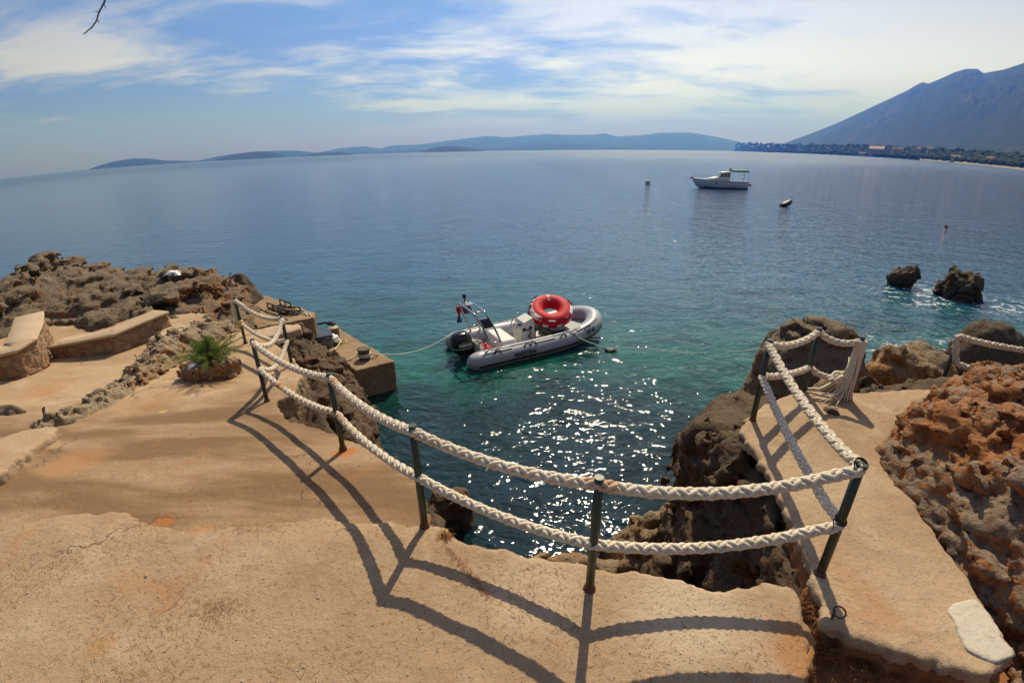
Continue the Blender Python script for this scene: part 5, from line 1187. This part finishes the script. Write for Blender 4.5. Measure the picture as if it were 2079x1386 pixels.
# ================================================================== motor cruiser at anchor
CA, CB = at(1410, 381, SEA), at(1513, 383, SEA); cd = CA - CB; CH = math.atan2(cd[1], cd[0]); LC = float(np.linalg.norm(cd)) * 1.02
cc_ = (CA + CB) / 2
cr = thing('motor_cruiser', 'small pale motor cruiser with a green canopy moored in the bay', 'motor boat', cc_, CH)
k_ = LC / 7.4
def S(p): return np.array(p) * k_
def cring(x, w, zs, zc, zk):
    ys = [(-w, zs), (-w * .97, (zs * .6 + zc * .4)), (-w * .88, zc), (-w * .45, (zc + zk) / 2 - .05), (0, zk), (w * .45, (zc + zk) / 2 - .05), (w * .88, zc), (w * .97, (zs * .6 + zc * .4)), (w, zs), (w * .6, zs + .02), (0, zs + .05), (-w * .6, zs + .02)]
    return [S((x, y, z)) for y, z in ys]
m = MB(); m.loft([cring(-3.6, 1.15, .98, .12, -.35), cring(-2.5, 1.25, 1.0, .12, -.40), cring(-.5, 1.30, 1.05, .14, -.42), cring(1.2, 1.18, 1.12, .22, -.35), cring(2.6, .78, 1.22, .42, -.15), cring(3.4, .38, 1.30, .75, .20), cring(4.0, .06, 1.36, 1.15, .95)])
hl = m.build('hull', M['hull_white'], cr)
m = MB()
for sx in (-1, 1): m.tube([S((x, sx * (w + .012), z)) for x, w, z in ((-3.6, 1.15, .90), (-2.5, 1.25, .92), (-.5, 1.30, .97), (1.2, 1.18, 1.04), (2.6, .78, 1.14), (3.4, .38, 1.22), (3.95, .08, 1.28))], .035 * k_, 6)
m.build('rubbing_band', M['navy'], hl)
m = MB()
for sx in (-1, 1): m.tube([S((x, sx * w, z)) for x, w, z in ((-3.62, 1.05, .05), (-2.5, 1.13, .05), (-.5, 1.17, .05), (1.2, 1.0, .08), (2.4, .62, .12))], .10 * k_, 6)
m.build('boot_stripe', M['hull_blue'], hl)
for sx in (-1, 1):
    m = MB(); m.lathe([(.0005, .02), (.13, .015), (.14, 0)], S((.9, sx * 1.21, .72)), 14, np.array(Matrix.Rotation(math.radians(90 * -sx), 3, 'X')))
    m.build('porthole', M['black'], hl)
# cabin
def cab(x, w, z): return [S((x, -w, z[0])), S((x, -w * .93, z[1])), S((x, -w * .6, z[1] + .06)), S((x, w * .6, z[1] + .06)), S((x, w * .93, z[1])), S((x, w, z[0]))]
m = MB(); m.loft([cab(2.4, .45, (1.18, 1.22)), cab(1.4, .78, (1.10, 1.40)), cab(.75, .92, (1.08, 1.52)), cab(-.9, .98, (1.02, 1.50)), cab(-1.0, .98, (1.02, 1.45))]); m.build('coachroof', M['white_grp'], cr)
m = MB(); m.loft([[S(p) for p in ((.70, -.86, 1.50), (-.95, -.92, 1.48), (-.95, .92, 1.48), (.70, .86, 1.50))], [S(p) for p in ((.15, -.74, 2.12), (-1.05, -.80, 2.22), (-1.05, .80, 2.22), (.15, .74, 2.12))]], smooth=False); wh = m.build('wheelhouse', M['white_grp'], cr)
m = MB(); m.loft([[S(p) for p in ((.30, -.80, 2.12), (-1.25, -.86, 2.23), (-1.25, .86, 2.23), (.30, .80, 2.12))], [S(p) for p in ((.10, -.70, 2.24), (-1.2, -.78, 2.34), (-1.2, .78, 2.34), (.10, .70, 2.24))]]); m.build('roof', M['white_grp'], wh)
def pane(ps): 
    m = MB(); m.add([S(p) for p in ps], [tuple(range(len(ps)))]); o = m.build('window', M['glass'], wh); so = o.modifiers.new('t', 'SOLIDIFY'); so.thickness = .03; so.offset = 0; return o
for sy in (-1, 1):
    pane([(.52, sy * .865, 1.60), (-.08, sy * .885, 1.60), (-.12, sy * .785, 2.08), (.14, sy * .77, 2.04)]); pane([(-.16, sy * .888, 1.60), (-.55, sy * .90, 1.60), (-.60, sy * .80, 2.10), (-.20, sy * .79, 2.08)]); pane([(-.63, sy * .902, 1.60), (-.90, sy * .91, 1.60), (-.96, sy * .82, 2.12), (-.68, sy * .81, 2.10)])
pane([(.64, -.74, 1.58), (.64, .74, 1.58), (.22, .64, 2.06), (.22, -.64, 2.06)])
m = MB(); m.box(S((-1.05, 0, 1.75)), (.06 * k_, 1.3 * k_, .9 * k_)); m.build('cabin_door', M['navy'], cr)
# green canopy on thin poles
ys = np.linspace(-1, 1, 9); m = MB(); rings = []
for x in np.linspace(-1.25, -3.55, 8): rings.append([S((x, .98 * y, 2.62 - .14 * y * y - .04 * (abs(x + 2.4) / 1.15) ** 2)) for y in ys] + [S((x, .98 * y, 2.58 - .14 * y * y - .04 * (abs(x + 2.4) / 1.15) ** 2)) for y in ys[::-1]])
m.loft(rings); cp_ = m.build('canopy', M['green_canvas'], cr)
for sy in (-1, 1):
    m = MB(); V = []; xs_ = np.linspace(-1.25, -3.55, 41)
    for i, x in enumerate(xs_): V += [S((x, .985 * sy, 2.48)), S((x, .99 * sy, 2.33 - .06 * abs(math.sin(i * .55))))]
    m.add(V, [(2 * i, 2 * i + 1, 2 * i + 3, 2 * i + 2) for i in range(40)]); o = m.build('valance', M['flag_red'] if False else M['green_canvas'], cp_); so = o.modifiers.new('t', 'SOLIDIFY'); so.thickness = .02
for x in (-1.3, -2.9, -3.5):
    for sy in (-1, 1): m = MB(); m.tube([S((x, sy * 1.1, 1.0)), S((x, sy * .96, 2.46))], .022 * k_, 6); m.build('canopy_pole', M['steel'], cr)
m = MB()
for sy in (-1, 1): m.tube([S((x, sy * w, z)) for x, w, z in ((4.1, 0, 1.98), (3.5, .36, 1.86), (2.6, .74, 1.76), (1.4, 1.10, 1.66), (.8, 1.16, 1.12))], .018 * k_, 6)
for sy in (-1, 1):
    for x, w, z in ((3.5, .36, 1.86), (2.6, .74, 1.76), (1.6, 1.06, 1.68)): m.tube([S((x, sy * w, z - .62)), S((x, sy * w, z))], .016 * k_, 6)
m.tube([S((3.75, 0, 1.34)), S((4.15, 0, 1.98))], .03 * k_, 6); m.build('bow_rail', M['steel'], cr)
m = MB(); m.box(S((4.15, 0, 1.38)), S((.42, .14, .20)), bev=.03); m.tube([S((4.1, 0, 1.35)), S((4.36, 0, 1.30)), S((4.42, 0, 1.1))], .035 * k_, 6); m.build('anchor', M['iron'], cr)
m = MB(); m.box(S((-3.95, 0, .38)), S((.75, 1.9, .08)), bev=.02); m.box(S((-4.1, 0, .50)), S((.5, .35, .30)), bev=.05); m.build('swim_platform', M['rubber'], cr)
m = MB(); m.tube([S((-1.15, 0, 2.30)), S((-1.15, 0, 2.72))], .03 * k_, 6); m.box(S((-1.15, 0, 2.74)), S((.22, .22, .16)), bev=.03); m.build('mast_light', M['black'], cr)

# buoy, dark buoy, swimmer
c = at(1315, 374, SEA); t = thing('mooring_buoy', 'round pale grey mooring buoy floating left of the motor cruiser', 'buoy', c)
m = MB(); m.lathe([(.0005, -.25)] + [(.40 * math.cos(a), .22 + .40 * math.sin(a)) for a in np.linspace(-1.2, 1.4, 14)] + [(.06, .62), (.0005, .63)], n=22); m.build('float', M['buoy'], t)
m = MB(); m.tube([np.array([.07 * math.cos(a), 0, .68 + .07 * math.sin(a)]) for a in np.linspace(0, 6.283, 17)[:-1]], .016, 6, closed=True); m.build('ring', M['iron'], t)
c = at(1594, 419, SEA); t = thing('dark_float', 'black tilted float like an upturned tub on the water right of the cruiser', 'buoy', c, .25)
m = MB(); rings = []
for x, w, z0, h in ((-.62, .05, .02, .10), (-.50, .28, .0, .30), (-.15, .40, -.05, .48), (.25, .40, .02, .56), (.55, .30, .20, .46), (.70, .08, .42, .26)):
    rings.append([(x, w * math.cos(a), z0 + h * (.5 + .5 * math.sin(a))) for a in np.linspace(0, 6.283, 15)[:-1]])
m.loft(rings); m.build('float', M['rubber'], t)
m = MB(); m.tube(smooth_path([(-.5, 0, .2), (-.62, -.02, .1), (-.72, 0, -.05)], 5), .03, 6); m.build('line', M['iron'], t)
c = at(1919, 468, SEA)
# the swimmer: head, neck and shoulders above the water, one continuous body
hd = MB(); prof = [(.24, -.22), (.25, -.06), (.225, .02), (.15, .065), (.068, .10), (.062, .15), (.075, .175), (.092, .22), (.100, .27), (.096, .33), (.075, .375), (.035, .398), (.0005, .402)]
n = 22; V = []
for r, z in prof:
    for k in range(n):
        a = 2 * math.pi * k / n; wx, wy = (1.0, .55) if z < .09 else (.86, 1.0)
        x, y = r * wx * math.cos(a), r * wy * math.sin(a)
        if .19 < z < .30 and abs(a - 1.5 * math.pi) < .35: y -= .014 if abs(z - .25) > .02 else .026
        V.append((x, y, z))
F = [(i * n + k, i * n + (k + 1) % n, (i + 1) * n + (k + 1) % n, (i + 1) * n + k) for i in range(len(prof) - 1) for k in range(n)]
sw = thing('person', 'swimmer with reddish skin and dark hair, head and shoulders above the water', 'person', c, .6)
hd.add(V, F, True); bd_ = hd.build('body', M['skin'], sw)
m = MB(); V2 = [(x * 1.07, y * 1.07 + .012, z + .006) for x, y, z in V if z > .25]; nr = len(V2) // n; m.add(V2, [(i * n + k, i * n + (k + 1) % n, (i + 1) * n + (k + 1) % n, (i + 1) * n + k) for i in range(nr - 1) for k in range(n)], True); m.build('hair', M['hair'], sw)

# ================================================================== plants and litter
def shrub():
    rg = np.random.default_rng(3); c = np.array([pl[0] + .06, pl[1] + .10, pl[2] + .10]); t = thing('green_shrub', 'feathery green tamarisk shrub growing out of the stone planter ring', 'shrub', c)
    st = MB(); V = []; F = []; nb = 0
    for k in range(120):
        a = rg.uniform(0, 6.283); out = rg.beta(1.3, 1.2); L = rg.uniform(.20, .40) * (1.05 if math.cos(a) > 0 else .95); L *= 1 + .35 * out
        lean = np.array([math.cos(a), math.sin(a), 0]) * out; tip = lean * L * 1.25 + np.array([0, 0, L * (.95 - .62 * out)])
        p = smooth_path([(0, 0, -.05), tip * .38 + (0, 0, .06), tip * .72 + (0, 0, .045), tip], 7); p = p + np.cumsum(rg.normal(0, .0025, p.shape), 0)
        st.tube(p, np.linspace(.0034, .0007, len(p)), 4, cap=False)
        if True:
            m_ = 300 if out < .55 else 210
            i = rg.uniform(3, len(p) - 1.01, m_); j = i.astype(int); b = p[j] + (p[j + 1] - p[j]) * (i - j)[:, None]; T = p[j + 1] - p[j]; T /= np.linalg.norm(T, axis=1)[:, None]
            d = T * .55 + rg.normal(0, .75, (m_, 3)) + (0, 0, .08); d /= np.linalg.norm(d, axis=1)[:, None]; Ln = rg.uniform(.02, .055, (m_, 1)); w = np.cross(d, rg.normal(size=(m_, 3))); w /= np.linalg.norm(w, axis=1)[:, None]; w *= rg.uniform(.0006, .0012, (m_, 1))
            V.append(np.stack([b - w, b + w, b + d * Ln + w * .3, b + d * Ln - w * .3], 1).reshape(-1, 3)); F.append(np.arange(m_ * 4).reshape(-1, 4) + nb); nb += m_ * 4
    st.build('stem', M['bark'], t); mesh_np('foliage', np.concatenate(V), np.concatenate(F), M['tamarisk'], t, False)
shrub()
# dry grass tuft in the hollow, needles and crumbs on the concrete
def tuft(px, z, n, L, spread, label, seed):
    rg = np.random.default_rng(seed); c = at(*px, z); m = MB(); V = []; F = []
    for k in range(n):
        a = rg.uniform(0, 6.283); o = rg.normal(0, spread, 2); b = c + (o[0], o[1], 0); d = np.array([math.cos(a) * rg.uniform(.2, 1), math.sin(a) * rg.uniform(.2, 1), rg.uniform(.25, 1)]); d /= np.linalg.norm(d); l = L * rg.uniform(.5, 1.2)
        pp = [b, b + d * l * .5, b + d * l - (0, 0, l * .22)]; w = np.cross(d, rg.normal(size=3)); w = w / np.linalg.norm(w) * .0012
        i0 = len(V); V += [pp[0] - w, pp[0] + w, pp[1] - w, pp[1] + w, pp[2]]; F += [(i0, i0 + 1, i0 + 3, i0 + 2), (i0 + 2, i0 + 3, i0 + 4)]
    m.add(V, F); return tag(m.build('dry_grass', M['needle']), label, 'grass tuft')
tuft((1668, 1312), -.12, 420, .13, .035, 'dry orange grass tuft in the gap between terrace and path', 4)
tuft((1630, 1235), -.06, 160, .09, .03, 'thin dry grass on the terrace corner above the gap', 5)
tuft((1762, 1372), -.14, 420, .11, .07, 'dry orange needles heaped in the shaded hollow below the path', 6)
tuft((1392, 1092), -2.02, 130, .16, .07, 'reddish weed growing on the brown boulder in the cove', 21)
tuft((905, 1090), -.02, 150, .05, .02, 'small dry plant in the crack beside the fifth post', 9)
rg = np.random.default_rng(12); V = []; F = []; k = 0; mask = sd_poly
def litter(n, sampler, L0, L1, w0, dz):
    global V, F
    P = sampler(n); q = P[:, 2].copy() if P.shape[1] > 2 else None
    z = ter_top(P[:, 0], P[:, 1]) + dz; a = rg.uniform(0, 6.283, n); L = rg.uniform(L0, L1, n); d = np.stack([np.cos(a) * L, np.sin(a) * L, rg.uniform(-.001, .004, n)], 1); w = np.stack([-np.sin(a), np.cos(a), 0 * a], 1) * w0
    b = np.c_[P[:, :2], z]; h = np.array([0, 0, .0016]); bend = np.stack([-np.sin(a), np.cos(a), 0 * a], 1) * (L * rg.normal(0, .15, n))[:, None]
    mid = b + d * .5 + bend + h; V.append(np.stack([b - w, b + w, mid + w, mid - w, b + d + w * .5, b + d - w * .5], 1).reshape(-1, 3))
def inside(n, X0, X1, Y0, Y1, g=None):
    out = []
    while sum(map(len, out)) < n:
        P = np.stack([rg.uniform(X0, X1, n * 3), rg.uniform(Y0, Y1, n * 3)], 1); P = P[sd_poly(TP, P[:, 0], P[:, 1]) < -.06]
        if g is not None: P = P[rg.random(len(P)) < g(P)]
        out.append(P)
    return np.concatenate(out)[:n]
cl = lambda P: np.clip(.12 + 1.6 * fbm(np.c_[P[:, 0] * 1.5, P[:, 1] * 1.5, 0 * P[:, 0]], 3), .03, 1)
litter(2800, lambda n: inside(n, -3.4, 1.3, .7, 3.6, cl), .012, .045, .0010, .003)
litter(160, lambda n: np.c_[rg.normal(-1.55, .12, n), rg.normal(2.02, .035, n)], .02, .05, .0008, .006)
litter(220, lambda n: np.c_[rg.normal(-1.45, .07, n), rg.normal(1.45, .035, n)], .012, .03, .0008, .004)
litter(300, lambda n: np.c_[np.linspace(-.38, -.12, n) + rg.normal(0, .012, n), np.linspace(1.88, 1.55, n) + rg.normal(0, .012, n)], .008, .022, .0009, .004)
V = np.concatenate(V); nn = len(V) // 6; I = np.arange(nn)[:, None] * 6
F = np.concatenate([I + [0, 1, 2, 3], I + [3, 2, 4, 5]])
tag(mesh_np('pine_litter', V, F, M['needle'], None, False), kind='stuff')
# grit on the terrace
Vg, Fg = ico(1); P = inside(2600, -3.2, 1.2, .7, 3.4, lambda P: np.clip(.25 + 1.5 * fbm(np.c_[P[:, 0] * 1.1 + 5, P[:, 1] * 1.1, 0 * P[:, 0]], 3), .02, 1)); z = ter_top(P[:, 0], P[:, 1]); r = rg.lognormal(-6.15, .45, len(P))
V = (Vg[None] * r[:, None, None] * np.array([1, 1, .6]) * rg.uniform(.7, 1.3, (len(P), 1, 3))) + np.c_[P, z + r * .2][:, None, :]; F = (Fg[None] + (np.arange(len(P)) * len(Vg))[:, None, None]).reshape(-1, 3)
tag(mesh_np('grit', V.reshape(-1, 3), F, M['pale'], None, True), kind='stuff')
# bare twig hanging into the top left of the view
r = 1.9; m = MB(); main = [atr(*q, r) for q in ((216, -40), (213, 0), (207, 14), (200, 28), (196, 42), (188, 54), (178, 63), (170, 70))]; main = smooth_path(main, 5)
m.tube(main, np.linspace(.0030, .0014, len(main)), 7)
for a, b in (((209, 6), (214, 18)), ((201, 26), (193, 24)), ((196, 40), (201, 47)), ((186, 55), (185, 59))): m.tube(smooth_path([atr(*a, r), (atr(*a, r) + atr(*b, r)) / 2 + (0, .003, .001), atr(*b, r)], 4), np.linspace(.0017, .0009, 9), 6)
tag(m.build('twig', M['bark']), 'bare thin twig hanging down into the top left of the sky', 'twig')
# crack fillers: flat round patch outlines pressed in the concrete
print('objects')

# ================================================================== haze
def hazem():
    m = bpy.data.materials.new('haze'); m.use_nodes = True; t = m.node_tree; t.nodes.remove(t.nodes['Principled BSDF']); v = t.nodes.new('ShaderNodeVolumePrincipled')
    v.inputs['Color'].default_value = (.065, .215, 1, 1); v.inputs['Density'].default_value = HAZE; v.inputs['Anisotropy'].default_value = .45; v.inputs['Absorption Color'].default_value = (1, 1, 1, 1)
    t.links.new(v.outputs[0], t.nodes['Material Output'].inputs['Volume']); return m
HAZE = 2.0e-4
hm = MB().box((0, 0, (1150 - 4.6) / 2), (25600, 25600, 1150 + 4.6)); hz_ = hm.build('haze', hazem(), recentre=True); tag(hz_, kind='stuff')
